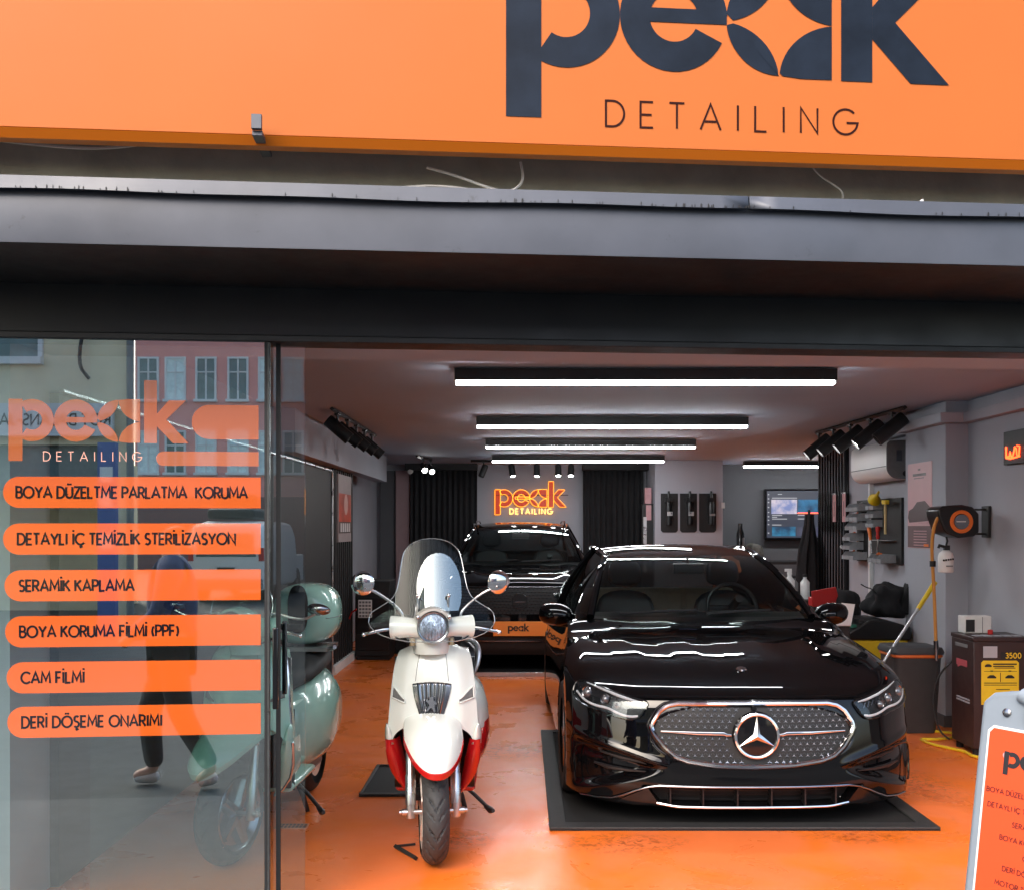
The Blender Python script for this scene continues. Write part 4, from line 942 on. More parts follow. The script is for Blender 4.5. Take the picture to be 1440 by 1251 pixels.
# rear leaf of the board
V2 = (Z3*math.cos(lean)+Nn*math.sin(lean)).normalized(); N2 = U.cross(V2).normalized(); O2 = O-N3*.056
b = MB(); b.poly([(0,-1.0),(.46,-1.0),(.46,-.03),(.43,0),(.03,0),(0,-.03)], O2-Nn*.0, U, V2, .045, N=N2); b.build('rear_leaf', m_lightgrey, t, bevel=.01)

# ================================================================ CARS (front faces -Y, x to the right, y from the nose backwards)
def make_car(P, root, paint):
    plan, prof, hoodc, xb, zf = P['plan'], P['prof'], P['hood'], P['xbase'], P['zfac']
    XE, ZB = P['xe'], P['zb']
    recess = P.get('recess', lambda x, z: 0.)
    Fb = lambda x, z: plan(abs(x))+prof(z)
    def xs_(y, z): return xb(y)*lerp(1, zf(z), smooth((y-.55)/.45))
    def Hh(x, y):
        ax = abs(x); z = hoodc(y)-P['crown']*(ax/.8)**2-P['edge']*smooth((ax-(XE-.17))/.17)**2
        for c0, c1, a, wd in P.get('crease', ()):
            c = lerp(c0, c1, clamp((y-.1)/1.3)); d = (ax-c)/wd
            z += a*max(0, 1-abs(d))*smooth((y-.16)/.3) if abs(d) < 1 else 0
        return z
    def zt(ax): return P['zt'](ax)
    # lateral samples, denser at the corners
    N = P.get('N', 90); xs = []
    for i in range(-N, N+1):
        s = i/N; xs.append(XE*math.copysign(1-(1-abs(s))**1.45, s))
    b = MB(); rows = []
    NV = P.get('NV', 64)
    for j in range(NV+1):
        row = []
        for x in xs:
            z = lerp(ZB(abs(x)), zt(abs(x)), j/NV); row.append((x, Fb(x, z)+recess(x, z), z))
        rows.append(row)
    b.grid(rows)
    b.grid([[(x, Fb(x, ZB(abs(x)))+.0, ZB(abs(x))) for x in xs], [(x*.97, Fb(x, ZB(abs(x)))+.25, ZB(abs(x))-.005) for x in xs]])
    # bonnet
    cy = lambda s: P['cowl'][0]+.16*s*s
    NH = 46; rows = []; edge = []
    def xe(y): return xs_(y, hoodc(y)-P['edge']-P['crown'])
    for j in range(NH+1):
        t = j/NH; row = []
        for x in xs:
            s = x/XE; z0 = zt(abs(x)); y0 = Fb(x, z0); y = lerp(y0, cy(s), t**1.15)
            xx = s*(xe(y) if y > .55 else lerp(XE, xe(y), smooth((y-.3)/.5)))
            z = Hh(xx, y)+(z0-Hh(x, y0))*(1-t)**5
            row.append((xx, y, z))
        rows.append(row)
    b.grid(rows)
    # flanks
    L = P['L']; belt = P['belt']; wr = P['wr']; wy = P['wy']
    top = [r[-1] for r in rows]; yc = top[-1][1]
    for i in range(1, 50):
        y = lerp(yc, L, i/49); top.append((xs_(y, belt(y)), y, belt(y)))
    ztail = top[-1][2]
    ya = Fb(XE, .4)
    for sx in (1, -1):
        rows2 = []
        for k, (tx, ty, tz) in enumerate(top):
            col = []; z0 = ZB(XE) if k == 0 else lerp(ZB(XE), .2, smooth(k/8))
            for r in range(25):
                q = r/24; z = lerp(z0, tz, q); fy = 1-clamp((ty-top[0][1])/.5)
                y = ty+(Fb(XE, z)-top[0][1])*fy**2
                x = XE if k == 0 else lerp(xs_(y, z), tx, q**6)
                col.append((sx*x, y, z))
            rows2.append(col)
        sk = lambda x, y, z: any((y-w_)**2+(z-wr)**2 < (wr+.035)**2 for w_ in wy)
        b.grid(rows2, skip=sk)
    # tail
    tl = [r for r in rows2[-1]]; n = len(tl)
    b.grid([[(-p[0], p[1], p[2]) for p in tl], [(-p[0]*.6, p[1]+.12, p[2]) for p in tl], [(p[0]*.6*-1*-1, p[1]+.12, p[2]) for p in [(-q[0], q[1], q[2]) for q in tl]], [(p[0], p[1], p[2]) for p in [(-q[0], q[1], q[2]) for q in tl]]])
    # greenhouse: windscreen, roof, side glass, rear glass
    y0, z0, h0 = P['ws0']; y1, z1, h1 = P['ws1']; roof = P['roof']; y2, z2, h2 = P['rs1']; y3, z3, h3 = P['rs0']
    def wsp(s, t):
        hw = lerp(h0, h1, t); y = lerp(y0, y1, t)+P.get('wcurve',.17)*s*s*(1-t*.4)-.02*math.sin(math.pi*t); z = lerp(z0, z1, t)+.045*math.sin(math.pi*t)*(1-s*s*.3)-.018*s*s*t
        if 'wsz' in P: z = P['wsz'](t)-.03*s*s*math.sin(math.pi*t)-.018*s*s*t
        return (s*hw, y, z)
    S = [lerp(-1, 1, i/30) for i in range(31)]
    ws = MB().grid([[wsp(s, lerp(.0,.955,j/16)) for s in S] for j in range(17)])
    b.grid([[wsp(s, t) for s in S] for t in (.955, .98, 1.0)])
    rf = []; NR = 24
    for j in range(NR+1):
        t = j/NR; row = []
        for s in S:
            p = wsp(s, 1); y = lerp(p[1], y2, t); hw = lerp(h1, h2, t)+.035*math.sin(math.pi*t)
            row.append((s*hw, y, roof(y)-(.035)*abs(s)**2.6+(p[2]-(roof(p[1])-.035*abs(s)**2.6))*(1-t)**4))
        rf.append(row)
    b.grid(rf)
    rw = MB().grid([[(s*lerp(h2, h3, t), lerp(y2, y3, t)-.10*s*s*(t)+.0, lerp(rf[-1][i][2], z3, t)+.03*math.sin(math.pi*t)) for i, s in enumerate(S)] for t in [q/8 for q in range(9)]])
    b.grid([[(s*h3, y3-.10*s*s, z3) for s in S], [(s*xs_(min(L,y3+.3), z3)*.98, min(L, y3+.3), belt(min(L, y3+.3))+.02*(1-s*s)) for s in S], [(s*xs_(L,.9), L, belt(L)+.01*(1-s*s)) for s in S], [(s*xs_(L,.9)*.6, L+.12, belt(L)) for s in S]])
    up = [wsp(1, j/14) for j in range(15)]+[r[-1] for r in rf[1:]]+[(lerp(h2, h3, t), lerp(y2, y3, t)-.10*t, lerp(rf[-1][-1][2], z3, t)) for t in (.25,.5,.75,1)]
    sw = {}
    for sx in (1, -1):
        m = MB(); rws = []
        for p in up:
            by = lerp(yc, min(L-.35, y3+.1), clamp((p[1]-up[0][1])/(up[-1][1]-up[0][1]))); base = Vector((xs_(by, belt(by))*.985, by, belt(by)-.004)); q = Vector(p)
            rws.append([(sx*(lerp(base.x, q.x, t)+.025*math.sin(math.pi*t)), lerp(base.y, q.y, t), lerp(base.z, q.z, t)) for t in [i/6 for i in range(7)]])
        m.grid(rws); sw[sx] = m
        b.tube([(sx*p[0], p[1], p[2]-.004) for p in up], .026, 8)
        bb = [(sx*(r[0][0]*sx+.004), r[0][1], r[0][2]+.002) for r in rws]
        b.tube(bb, .012, 6)
        for y_ in P.get('pillars', ()):
            k = min(range(len(up)), key=lambda i: abs(up[i][1]-y_)); b.tube([(r[0]+sx*.004, r[1], r[2]) for r in rws[k]], .03, 6, flat=.4)
    b.v = [(v[0], v[1], v[2]) for v in b.v]
    body = b.build('body', paint, root, smooth_angle=38)
    ws.build('windscreen', m_carglass, root); rw.build('rear_window', m_cardark, root)
    for sx in (1, -1): sw[sx].build('side_window', m_cardark, root)
    # floor pan, so nothing shows through
    MB().box(-.8,.8,.45,L-.2,.2,.24).box(-.62,.62,.3,1.3,.16,.6).build('underbody', m_black, root)
    # wheels
    for w_ in wy:
        for sx in (1, -1):
            o = MB(); o.lathe([(wr*.66,-.11),(wr*.93,-.115),(wr*.985,-.09),(wr,-.05),(wr,.05),(wr*.985,.09),(wr*.93,.115),(wr*.66,.11)], (sx*(xb(w_)-.125), w_, wr), X3, 40, capends=False)
            wl = o.build('wheel', m_rubber, root)
            r = MB(); c = Vector((sx*(xb(w_)-.04), w_, wr)); r.lathe([(wr*.67,-.0),(wr*.66,.01),(wr*.6,0),(wr*.6,-.12)], c, X3*sx, 40, capends=False)
            for k in range(5):
                a = 2*math.pi*k/5; d = Vector((0, math.cos(a), math.sin(a))); r.tube([tuple(c-X3*sx*.02), tuple(c-X3*sx*.01+d*wr*.62)], [.045,.03], 6)
            r.lathe([(0,.0),(.04,.0),(.045,-.02)], c, X3*sx, 16, capends=False); r.build('rim', m_darkchrome, wl)
    # cabin
    def seat(x, y, z, mat, wd=.25, hh=.62):
        q = MB(); pr = [(-wd*.8,0),(-wd,.15),(-wd*.95,.45),(-wd*.7,hh),(wd*.7,hh),(wd*.95,.45),(wd,.15),(wd*.8,0)]
        q.poly([(p[0], p[1]) for p in chaikin([(a, c, 0) for a, c in pr], 2, True)], (x, y, z), X3, Vector((0,.25,1)), .13); o = q.build('seat', mat, root, bevel=.03, seg=3)
        h_ = MB(); h_.poly([(p[0], p[1]) for p in chaikin([(-.12,0,0),(-.13,.12,0),(-.09,.2,0),(.09,.2,0),(.13,.12,0),(.12,0,0)], 2, True)], (x, y+.25*(hh+.04), z+hh+.03), X3, Vector((0,.1,1)), .08); h_.build('headrest', mat, o, bevel=.025, seg=3)
    sy, sz, m1, m2 = P['seats']
    for x in (-.38,.38): seat(x, sy, sz, m1)
    q = MB().box(-.66,.66,sy+.95,sy+1.1,sz-.05,sz+.58); q.box(-.66,.66,sy+.5,sy+.95,sz-.12,sz+.02); q.build('rear_bench', m2, root, bevel=.05, seg=3)
    for x in (-.42,0,.42): MB().box(x-.2,x+.2,sy+.915,sy+.955,sz+.02,sz+.55).build('bench_panel', m2, root, bevel=.02, seg=2)
    dy, dz = y0+.1, z0-.03
    q = MB(); q.grid([[(x, dy+.0, dz-.015) for x in (-.72,-.3,0,.3,.72)], [(x, dy+.35, dz+.03) for x in (-.76,-.3,0,.3,.76)], [(x, dy+.6, dz+.0) for x in (-.78,-.3,0,.3,.78)], [(x, dy+.62, dz-.35) for x in (-.78,-.3,0,.3,.78)]]); q.build('dashboard', m_trimblack, root)
    sx_ = P.get('steer', .37); c = Vector((sx_, dy+.72, dz+.03)); ax = Vector((0,1,-.35)).normalized()
    u, v = X3, ax.cross(X3)
    q = MB(); q.tube([tuple(c+u*.18*math.cos(a)+v*.18*math.sin(a)) for a in [2*math.pi*i/28 for i in range(28)]], .014, 8, closed=True)
    q.tube([tuple(c-u*.17), tuple(c), tuple(c+u*.17)], .018, 6); q.tube([tuple(c), tuple(c-ax*.25)], .03, 8); q.build('steering_wheel', m_trimblack, root)
    MB().box(-.11,.11,y1-.28,y1-.25,z1-.13,z1-.06).tube([(0,y1-.26,z1-.07),(0,y1-.2,z1-.02)],.012,6).build('rear_view_mirror', m_trimblack, root, bevel=.01)
    # wing mirrors
    my, mz, mx = P['mirror']
    for sx in (1, -1):
        q = MB(); rows = []
        for i in range(13):
            th = math.pi*i/12; rr_ = math.sin(th)**.6
            rows.append([(sx*(mx+.115*-math.cos(th)), my+.085*rr_*math.cos(f)*(1.25 if math.cos(f) < 0 else .45)+.03*(i/12), mz+.078*rr_*math.sin(f)+.02*(i/12)) for f in [2*math.pi*k/20 for k in range(20)]])
        q.grid(rows, close=True); o = q.build('wing_mirror', paint, root)
        MB().tube([(sx*(mx-.17), my+.05, mz-.065), (sx*(mx-.08), my+.02, mz-.055), (sx*(mx), my+.02, mz-.05)], [.03,.026,.02], 8).build('mirror_arm', m_trimblack, o)
    # wipers
    for s0, s1, t in ((-.75,-.05,.03),(0.02,.62,.035)):
        p = Vector(wsp(s0, .02)); e = Vector(wsp(s1, .05)); md = Vector(wsp((s0+s1)/2, .035))
        MB().tube([tuple(p+Vector((0,-.02,.012))), tuple(md+Vector((0,-.015,.016))), tuple(e+Vector((0,-.012,.014)))], .008, 6).build('wiper', m_trimblack, root)
    return Fb, Hh, wsp

def onF(Fb, pts, off=.006): return [(x, Fb(x, z)-off, z) for x, z in pts]
def patch(Fb, poly2, off, n=14):
    """a curved sheet filling a 2D outline (x, z) and lying on the nose: horizontal rows between the outline's left and right edge"""
    zs = [p[1] for p in poly2]; z0, z1 = min(zs), max(zs); rows = []; m = len(poly2)
    for j in range(n+1):
        z = lerp(z0+1e-4, z1-1e-4, j/n); xs = []
        for i in range(m):
            a, c = poly2[i], poly2[(i+1) % m]
            if (a[1]-z)*(c[1]-z) < 0: xs.append(lerp(a[0], c[0], (z-a[1])/(c[1]-a[1])))
        if len(xs) < 2: continue
        l, r = min(xs), max(xs); rows.append([(lerp(l, r, k/24), Fb(lerp(l, r, k/24), z)-off, z) for k in range(25)])
    return MB().grid(rows)

# ---------------------------------------------------------------- black saloon
car = thing('saloon_car', 'glossy black saloon car with chrome studded grille, parked on the right', 'car', (1.222, 5.3, 0), R(1.2))
def rec(x, z):
    ax = abs(x); d = 0.
    up = .335+(ax-.42)*.25; lo = .315-(ax-.42)*.30; ed = min(z-lo, up-z); d += .055*smooth(ed/.05)*smooth((ax-.46)/.16)*smooth((.955-ax)/.05)
    if ax < .60: d += .09*smooth((z-(.128))/.012)*smooth((.236-z)/.012)*smooth((.60-.9*(.236-z)-ax)/.03)
    gx = abs(x)/.535; d += .022*smooth((1-(gx**2.6+abs((z-.505)/.155)**2.6))/.12)
    d += -.010*math.exp(-((z-(.33+(ax-.42)*.30))/.018)**2)*smooth((ax-.44)/.1)
    return d
PS = dict(recess=rec, L=4.85, xe=.965, N=110, NV=90,
    plan=curve((0,0),(.2,.005),(.4,.026),(.55,.058),(.65,.09),(.74,.128),(.82,.18),(.89,.25),(.935,.33),(.965,.45)),
    prof=curve((.09,.09),(.125,.035),(.17,.018),(.24,.0),(.32,.004),(.40,.012),(.52,.03),(.62,.05),(.68,.075),(.72,.11),(.75,.16),(.8,.25)),
    zb=lambda ax: .118+.02*smooth((ax-.7)/.2), zt=curve((0,.735),(.4,.733),(.6,.728),(.8,.732),(.965,.735)),
    hood=curve((.08,.725),(.12,.742),(.2,.772),(.35,.815),(.5,.847),(.75,.886),(1.0,.917),(1.2,.937),(1.3,.956),(1.45,1.0),(1.7,1.02)),
    wcurve=.10, wsz=lambda t: 1.005+.66*t-.265*t*t, crown=.022, edge=.05, crease=((.42,.66,.0055,.16),(.14,.26,.004,.14)),
    xbase=curve((0,.965),(.46,.965),(.9,.98),(1.5,.965),(3.6,.95),(4.4,.90),(4.85,.82)),
    zfac=curve((.1,.985),(.3,1.0),(.6,.995),(.7,.975),(.8,.955),(.9,.93),(1.0,.91)),
    cowl=(1.36,), belt=curve((1.3,.955),(2.2,.965),(3.6,.985),(4.2,.98),(4.85,.90)), wr=.34, wy=(.87,3.83),
    ws0=(1.36,1.005,.74), ws1=(2.18,1.40,.565), roof=curve((2.0,1.385),(2.3,1.425),(2.75,1.462),(3.2,1.455),(3.7,1.39)), rs1=(3.55,1.40,.55), rs0=(4.25,1.02,.66),
    pillars=(2.75,), seats=(2.35,.50,m_black,m_tan), mirror=(1.72,.985,.96))
Fb, Hh, wsp = make_car(PS, car, m_carpaint)
# grille
go = [(0,.664),(.22,.664),(.40,.662),(.455,.65),(.495,.622),(.535,.56),(.538,.535),(.525,.505),(.475,.44),(.42,.395),(.35,.372),(.2,.352),(0,.346)]
gout = go+[(-x, z) for x, z in go[-2:0:-1]]
gc = [(p.x, p.y) for p in resample([(x, z, 0) for x, z in gout], 140, True)]
gm = patch(Fb, gc, -.012, 26).build('grille', m_black, car)
MB().tube([(x, Fb(x, z)-.008, z) for x, z in gc], .0125, 8, closed=True).build('grille_rim', m_chrome, gm)
MB().tube([(x*1.035, Fb(x*1.035, .505+(z-.505)*1.07)-.002, .505+(z-.505)*1.07) for x, z in gc], .008, 8, closed=True).build('rim_surround', m_blackgloss, gm)
def inside(x, z, poly):
    c = False; n = len(poly)
    for i in range(n):
        a, b = poly[i], poly[(i+1) % n]
        if (a[1] > z) != (b[1] > z) and x < (b[0]-a[0])*(z-a[1])/(b[1]-a[1])+a[0]: c = not c
    return c
stud = MB(); cell = MB()
for j in range(11):
    z = .368+j*.0292
    for i in range(-15, 16):
        x = (i+.5*(j % 2))*.0372
        if not inside(x*1.03, .505+(z-.505)*1.06, gc) or x*x+(z-.505)**2 < .0205 or (abs(z-.512) < .016): continue
        y = Fb(x, z)+.006; sc_ = .0105
        for a in (90, 210, 330):
            c_, s_ = math.cos(R(a)), math.sin(R(a)); q = [(c_*sc_*1.35, s_*sc_*1.35), (math.cos(R(a+100))*sc_*.33, math.sin(R(a+100))*sc_*.33), (0,0), (math.cos(R(a-100))*sc_*.33, math.sin(R(a-100))*sc_*.33)]
            b0 = len(stud.v); stud.v += [(x+q[0][0], y-.002, z+q[0][1]), (x+q[1][0], y-.002, z+q[1][1]), (x, y-.007, z), (x+q[3][0], y-.002, z+q[3][1])]; stud.face(b0,b0+1,b0+2,b0+3)
        for k in range(7):
            a0, a1 = R(200+20*k), R(220+20*k); r0, r1 = .0155, .0178
            b0 = len(cell.v); zc = z+.019
            for aa, rr2 in ((a0,r0),(a1,r0),(a1,r1),(a0,r1)):
                xx, zz = x+math.cos(aa)*rr2, zc+math.sin(aa)*rr2; cell.v.append((xx, Fb(xx, zz)+.0085, zz))
            cell.face(b0,b0+1,b0+2,b0+3)
stud.build('studs', m_chrome, gm, smooth_angle=0)['kind'] = 'stuff'; cell.build('lattice', M('lattice_grey', (.10,.10,.11), .3, metal=.8), gm, smooth_angle=0)['kind'] = 'stuff'
for sx in (1, -1):
    pts = [(sx*x, Fb(x, z)-.004, z) for x, z in ((.125,.505),(.15,.507),(.165,.513),(.3,.514),(.49,.519))]
    MB().tube(pts, [.006,.009,.011,.010,.004], 8, flat=.8).build('grille_bar', m_chrome, gm)
em = MB(); c = Vector((.004, Fb(0,.505)-.024, .505)); em.lathe([(0,.0),(.108,.0),(.118,-.004),(.124,-.03)], c, -Y3, 40, capends=False); eo = em.build('emblem', m_blackgloss, gm)
e2 = MB(); e2.tube([(c.x+.112*math.cos(a), c.y-.001, c.z+.112*math.sin(a)) for a in [2*math.pi*i/48 for i in range(48)]], .0095, 8, closed=True)
for a in (90, 210, 330):
    d = Vector((math.cos(R(a)),0,math.sin(R(a)))); l = Vector((math.cos(R(a+60)),0,math.sin(R(a+60))))*.02; r = Vector((math.cos(R(a-60)),0,math.sin(R(a-60))))*.02
    b0 = len(e2.v); e2.v += [tuple(c+d*.108-Y3*.003), tuple(c+l-Y3*.002), tuple(c-Y3*.014), tuple(c+r-Y3*.002)]; e2.face(b0,b0+1,b0+2); e2.face(b0,b0+2,b0+3)
e2.build('star_ring', m_chrome, eo, smooth_angle=25)
MB().lathe([(0,0),(.014,0),(.016,-.01)], (.0, Fb(0,.648)-.012, .640), -Y3, 14, capends=False).build('camera', m_blackgloss, gm)
b = MB(); hz = Hh(0,.33); b.lathe([(0,.006),(.025,.006),(.03,0)], (0,.33,hz), Vector((0,-.25,1)), 24, capends=False); b.build('bonnet_badge', m_chrome, car)
# headlights
hl = [(.548,.668),(.60,.678),(.68,.700),(.76,.728),(.83,.748),(.868,.735),(.884,.69),(.880,.655),(.855,.632),(.80,.612),(.74,.600),(.70,.583),(.65,.572),(.61,.575),(.585,.60),(.565,.635)]
m_lampbase = M('lamp_base', (.028,.03,.033), .22, metal=.5, var=.6, nscale=30)
m_lampglass = glass('lamp_glass', (.80,.82,.84), .05, .8)
m_drl = M('light_guide', (.72,.74,.77), .25, var=.1, nscale=40)
m_lens = M('projector_lens', (.22,.23,.25), .06, metal=.6)
hl = [(x if x < .56 else .56+(x-.56)*1.15, z) for x, z in hl]; _w = lambda x: x if x < .56 else .56+(x-.56)*1.15
for sx in (1, -1):
    ho = [(p.x, p.y) for p in chaikin([(x, z, 0) for x, z in hl], 2, True)]
    h = patch(Fb, ho, .004, 26); 
    if sx < 0: h.v = [(-x, y, z) for x, y, z in h.v]
    hd = h.build('headlight', m_lampbase, car)
    g = patch(Fb, ho, .030, 26)
    if sx < 0: g.v = [(-x, y, z) for x, y, z in g.v]
    f = lambda x, z, o=.012: (sx*_w(x), Fb(_w(x), z)-o, z)
    MB().tube([(sx*p[0], Fb(*p)-.012, p[1]) for p in ho], .005, 6, closed=True).build('bezel', m_blackgloss, hd)
    MB().tube([f(x, z) for x, z in ((.575,.662),(.62,.670),(.69,.692),(.76,.718),(.82,.738))], [.003,.007,.008,.006,.003], 6, flat=.5).build('light_guide', m_drl, hd)
    MB().tube([f(p.x, p.y) for p in chaikin([(.60,.592,0),(.64,.586,0),(.69,.600,0),(.735,.626,0),(.79,.630,0),(.84,.652,0),(.868,.690,0)],2)], .0065, 6, flat=.5).build('light_guide', m_drl, hd)
    for x, z, r in ((.822,.690,.027),(.742,.668,.022),(.69,.642,.019)):
        q = MB(); n_ = Vector((sx*(Fb(_w(x)+.02,z)-Fb(_w(x)-.02,z))/.04, -1, .1)).normalized(); q.lathe([(r*1.25,.0),(r*1.2,.008),(r,.004)], f(x, z, .010), n_, 24, capends=False); l_ = q.build('projector_ring', m_darkchrome, hd)
        q = MB(); q.lathe([(r,.003),(r*.8,.012),(r*.4,.018),(0,.02)], f(x, z, .010), n_, 24, capends=False); q.build('lens', m_lens, l_)
    b = MB()
    for k in range(5): b.tube([f(.60+.022*k,.628+.006*k), f(.612+.022*k,.655+.006*k)], .0025, 5)
    b.build('reflector_rib', m_darkchrome, hd)
    g.build('cover_glass', m_lampglass, hd)
# lower intake
b = patch(Fb, [(-.55,.24),(.55,.24),(.49,.125),(-.49,.125)], -.085, 8); li = b.build('lower_grille', m_black, car)
b = MB()
for x in (-.44,-.27,-.09,.09,.27,.44): b.box(x-.004, x+.004, Fb(x,.2)+.02, Fb(x,.2)+.085, .128, .236)
for z in (.155,.18,.205): b.tube([(x, Fb(x,z)+.06, z) for x in [lerp(-.45,.45,i/20) for i in range(21)]], .004, 5)
b.build('slats', m_trimblack, li)
X = [lerp(-.50,.50,i/40) for i in range(41)]
tl = [(x, Fb(x,.238)-.006, .238) for x in X]
ext = lambda s: [(s*x, Fb(x, z)-.008, z) for x, z in ((.90,.135),(.82,.140),(.74,.150),(.68,.175),(.62,.205),(.56,.228))]
MB().tube(ext(-1)+tl+ext(1)[::-1], [.005]*len(ext(1))+[.0065]*41+[.005]*len(ext(1)), 8).build('bumper_trim', m_darkchrome, car)
MB().tube([(x*1.02, Fb(x,.125)-.008, .124+.016*smooth((abs(x)-.38)/.14)) for x in X], .0075, 8).build('bumper_trim', m_chrome, car)
for sx in (1, -1):
    b = MB(); q = [(.56,.222),(.50,.133),(.62,.118),(.72,.132),(.66,.17)]
    p = patch(Fb, q, .006, 8); 
    if sx < 0: p.v = [(-x, y, z) for x, y, z in p.v]
    p.build('splitter_blade', m_blackgloss, car)
    f = lambda x, z, o: (sx*x, Fb(x, z)-o, z)
    for pts in (((.50,.330),(.60,.352),(.70,.368),(.80,.388)), ((.56,.300),(.66,.302),(.76,.310),(.83,.325))):
        MB().tube([f(x, z, -.028) for x, z in pts], [.003,.010,.013,.006], 6, flat=.7).build('intake_fin', m_trimblack, car)
    MB().tube([f(p.x, p.y, .003) for p in chaikin([(.925,.20,0),(.932,.33,0),(.92,.41,0),(.85,.425,0),(.70,.402,0),(.58,.366,0),(.46,.335,0)],2)], .006, 6).build('intake_edge', m_carpaint, car)
    b = MB(); b.lathe([(0,.0),(.012,.0),(.014,-.01)], f(.80,.405,-.02), Vector((sx*.5,-1,0)), 14, capends=False); b.build('parking_sensor', m_trimblack, car)
MB().box(-.03,.09,2.02,2.021,1.29,1.315).build('windscreen_sticker', M('violet_card', (.2,.2,.45), .6), car)

# ---------------------------------------------------------------- black SUV at the back
suv = thing('suv_car', 'black tall car with mesh grille and orange plate under the neon sign', 'car', (-.03, 11.0, .03))
P2 = dict(L=4.5, xe=.925, N=60, NV=40,
    plan=curve((0,0),(.3,.012),(.5,.04),(.65,.085),(.75,.14),(.83,.23),(.88,.33),(.925,.5)),
    prof=curve((.16,.06),(.25,.02),(.45,.0),(.6,.0),(.85,.02),(.93,.05),(.98,.10),(1.05,.2)),
    zb=lambda ax: .17, zt=curve((0,.965),(.5,.955),(.925,.93)),
    hood=curve((.05,.95),(.10,.975),(.25,1.01),(.6,1.06),(1.0,1.10),(1.3,1.125),(1.6,1.14)),
    crown=.03, edge=.06, crease=((.5,.6,.018,.15),),
    xbase=curve((0,.925),(.56,.925),(.9,.94),(3.6,.94),(4.5,.88)), zfac=curve((.1,.98),(.4,1.0),(.75,.99),(.95,.96),(1.1,.93)),
    cowl=(1.15,), belt=curve((1.1,1.06),(2.5,1.09),(4.5,1.12)), wr=.36, wy=(.85,3.55),
    ws0=(1.15,1.13,.77), ws1=(1.95,1.545,.60), roof=curve((1.8,1.53),(2.2,1.60),(2.8,1.635),(3.6,1.62),(4.2,1.58)), rs1=(4.05,1.58,.60), rs0=(4.4,1.14,.68),
    pillars=(2.6,), seats=(2.1,.66,m_black,m_black), mirror=(1.45,1.14,.98))
Fs, Hs, wsps = make_car(P2, suv, m_suvpaint)
g = patch(Fs, [(-.72,.90),(.72,.90),(.66,.62),(-.66,.62)], .004, 8).build('grille', m_black, suv)
b = MB(); d = MB()
for j in range(9):
    z = .632+j*.032
    for i in range(-16, 17):
        x = (i+.5*(j % 2))*.042
        if abs(x) > .64+.15*(z-.62): continue
        y = Fs(x, z)-.006; b.tube([(x-.015, y, z), (x+.015, y, z)], .006, 4)
b.build('mesh_bars', M('mesh_dark', (.09,.09,.095), .3, metal=.9), g)
MB().tube([(x, Fs(x,.91)-.006, .912) for x in [lerp(-.74,.74,i/20) for i in range(21)]], .006, 6).build('grille_trim', m_darkchrome, suv)
bd = MB(); bd.poly([(-.08,-.06),(-.05,-.085),(.05,-.085),(.08,-.06),(.08,.04),(.04,.085),(-.04,.085),(-.08,.04)], (0, Fs(0,.76)-.012,.76), X3, Z3, .01, N=-Y3); bo = bd.build('emblem', m_blackgloss, g, bevel=.004); MB().box(-.05,.05,Fs(0,.76)-.016,Fs(0,.76)-.0125,.752,.758).build('emblem_bar', m_darkchrome, bo)
p = MB(); p.box(-.29,.30,Fs(.3,.47)-.035,Fs(.3,.47)-.025,.385,.545); po = p.build('number_plate', M('plate_orange', (.95,.30,.06), .4), suv, bevel=.006)
b = MB(); logo(b, (-.10,Fs(.3,.47)-.036,.468), X3, Z3, .028); b.build('logo', m_inkdark, po, smooth_angle=0)
patch(Fs, [(-.80,.375),(.80,.375),(.84,.175),(-.84,.175)], .006, 8).build('lower_bumper', m_black, suv)
MB().tube([(x, Fs(x,.33)-.012, .33) for x in [lerp(-.5,.5,i/16) for i in range(17)]], .01, 6).build('bumper_trim', m_darkchrome, suv)
for sx in (1, -1):
    q = patch(Fs, [(.70,.90),(.86,.89),(.87,.72),(.78,.70)], .006, 8)
    if sx < 0: q.v = [(-x, y, z) for x, y, z in q.v]
    h = q.build('headlight', m_lampbase, suv)
    for z in (.74,.80,.85): MB().lathe([(.035,0),(.03,.008),(0,.012)], (sx*.79, Fs(.79,z)-.01, z), Vector((sx*.5,-1,0)), 16, capends=False).build('lens', m_lens, h)
    MB().tube([(sx*x, y, z) for x, y, z in ((.56,2.0,1.58),(.58,2.3,1.635),(.59,3.6,1.65),(.58,3.9,1.60))], .01, 8).build('roof_rail', m_blackgloss, suv)

# ================================================================ SCOOTERS (front faces -Y; y = 0 at the face of the leg shield)
def tyre(mb, c, rad, wd, n=200, m=26, tread=True):
    rows = []
    for i in range(n):
        th = 2*math.pi*i/n; row = []
        for k in range(m+1):
            a = lerp(-1.25, 1.25, k/m); x = wd/2*math.sin(a)/math.sin(1.25)*1.0; r = rad-(1-math.cos(a))*wd*.62
            if tread and abs(a) < 1.05:
                g = (th*22/(2*math.pi)+abs(a)*1.5+.12*math.sin(abs(a)*6)) % 1; g2 = (th*11/(2*math.pi)+abs(a)*.8) % 1
                if g < .13 and .12 < abs(a): r -= .006
                if g2 < .10 and abs(a) < .5: r -= .006
            row.append((c[0]+x, c[1]+r*math.cos(th), c[2]+r*math.sin(th)))
        rows.append(row)
    rows.append(rows[0]); mb.grid(rows); return mb
def rot_steer(a, o=(0,-.02,0)): return Matrix.Translation(Vector(o)) @ Matrix.Rotation(a, 4, 'Z') @ Matrix.Translation(-Vector(o))
m_tread = M('scooter_tyre', (.035,.035,.036), .7, var=.3, nscale=40, bump=.1, bscale=200)
m_cream = M('cream_paint', (.74,.76,.71), .18, coat=.6, rvar=.04)
m_redpaint = M('red_paint', (.50,.008,.012), .18, coat=.6, rvar=.04)
m_darkred = M('dark_red_plastic', (.17,.015,.02), .5, var=.1)
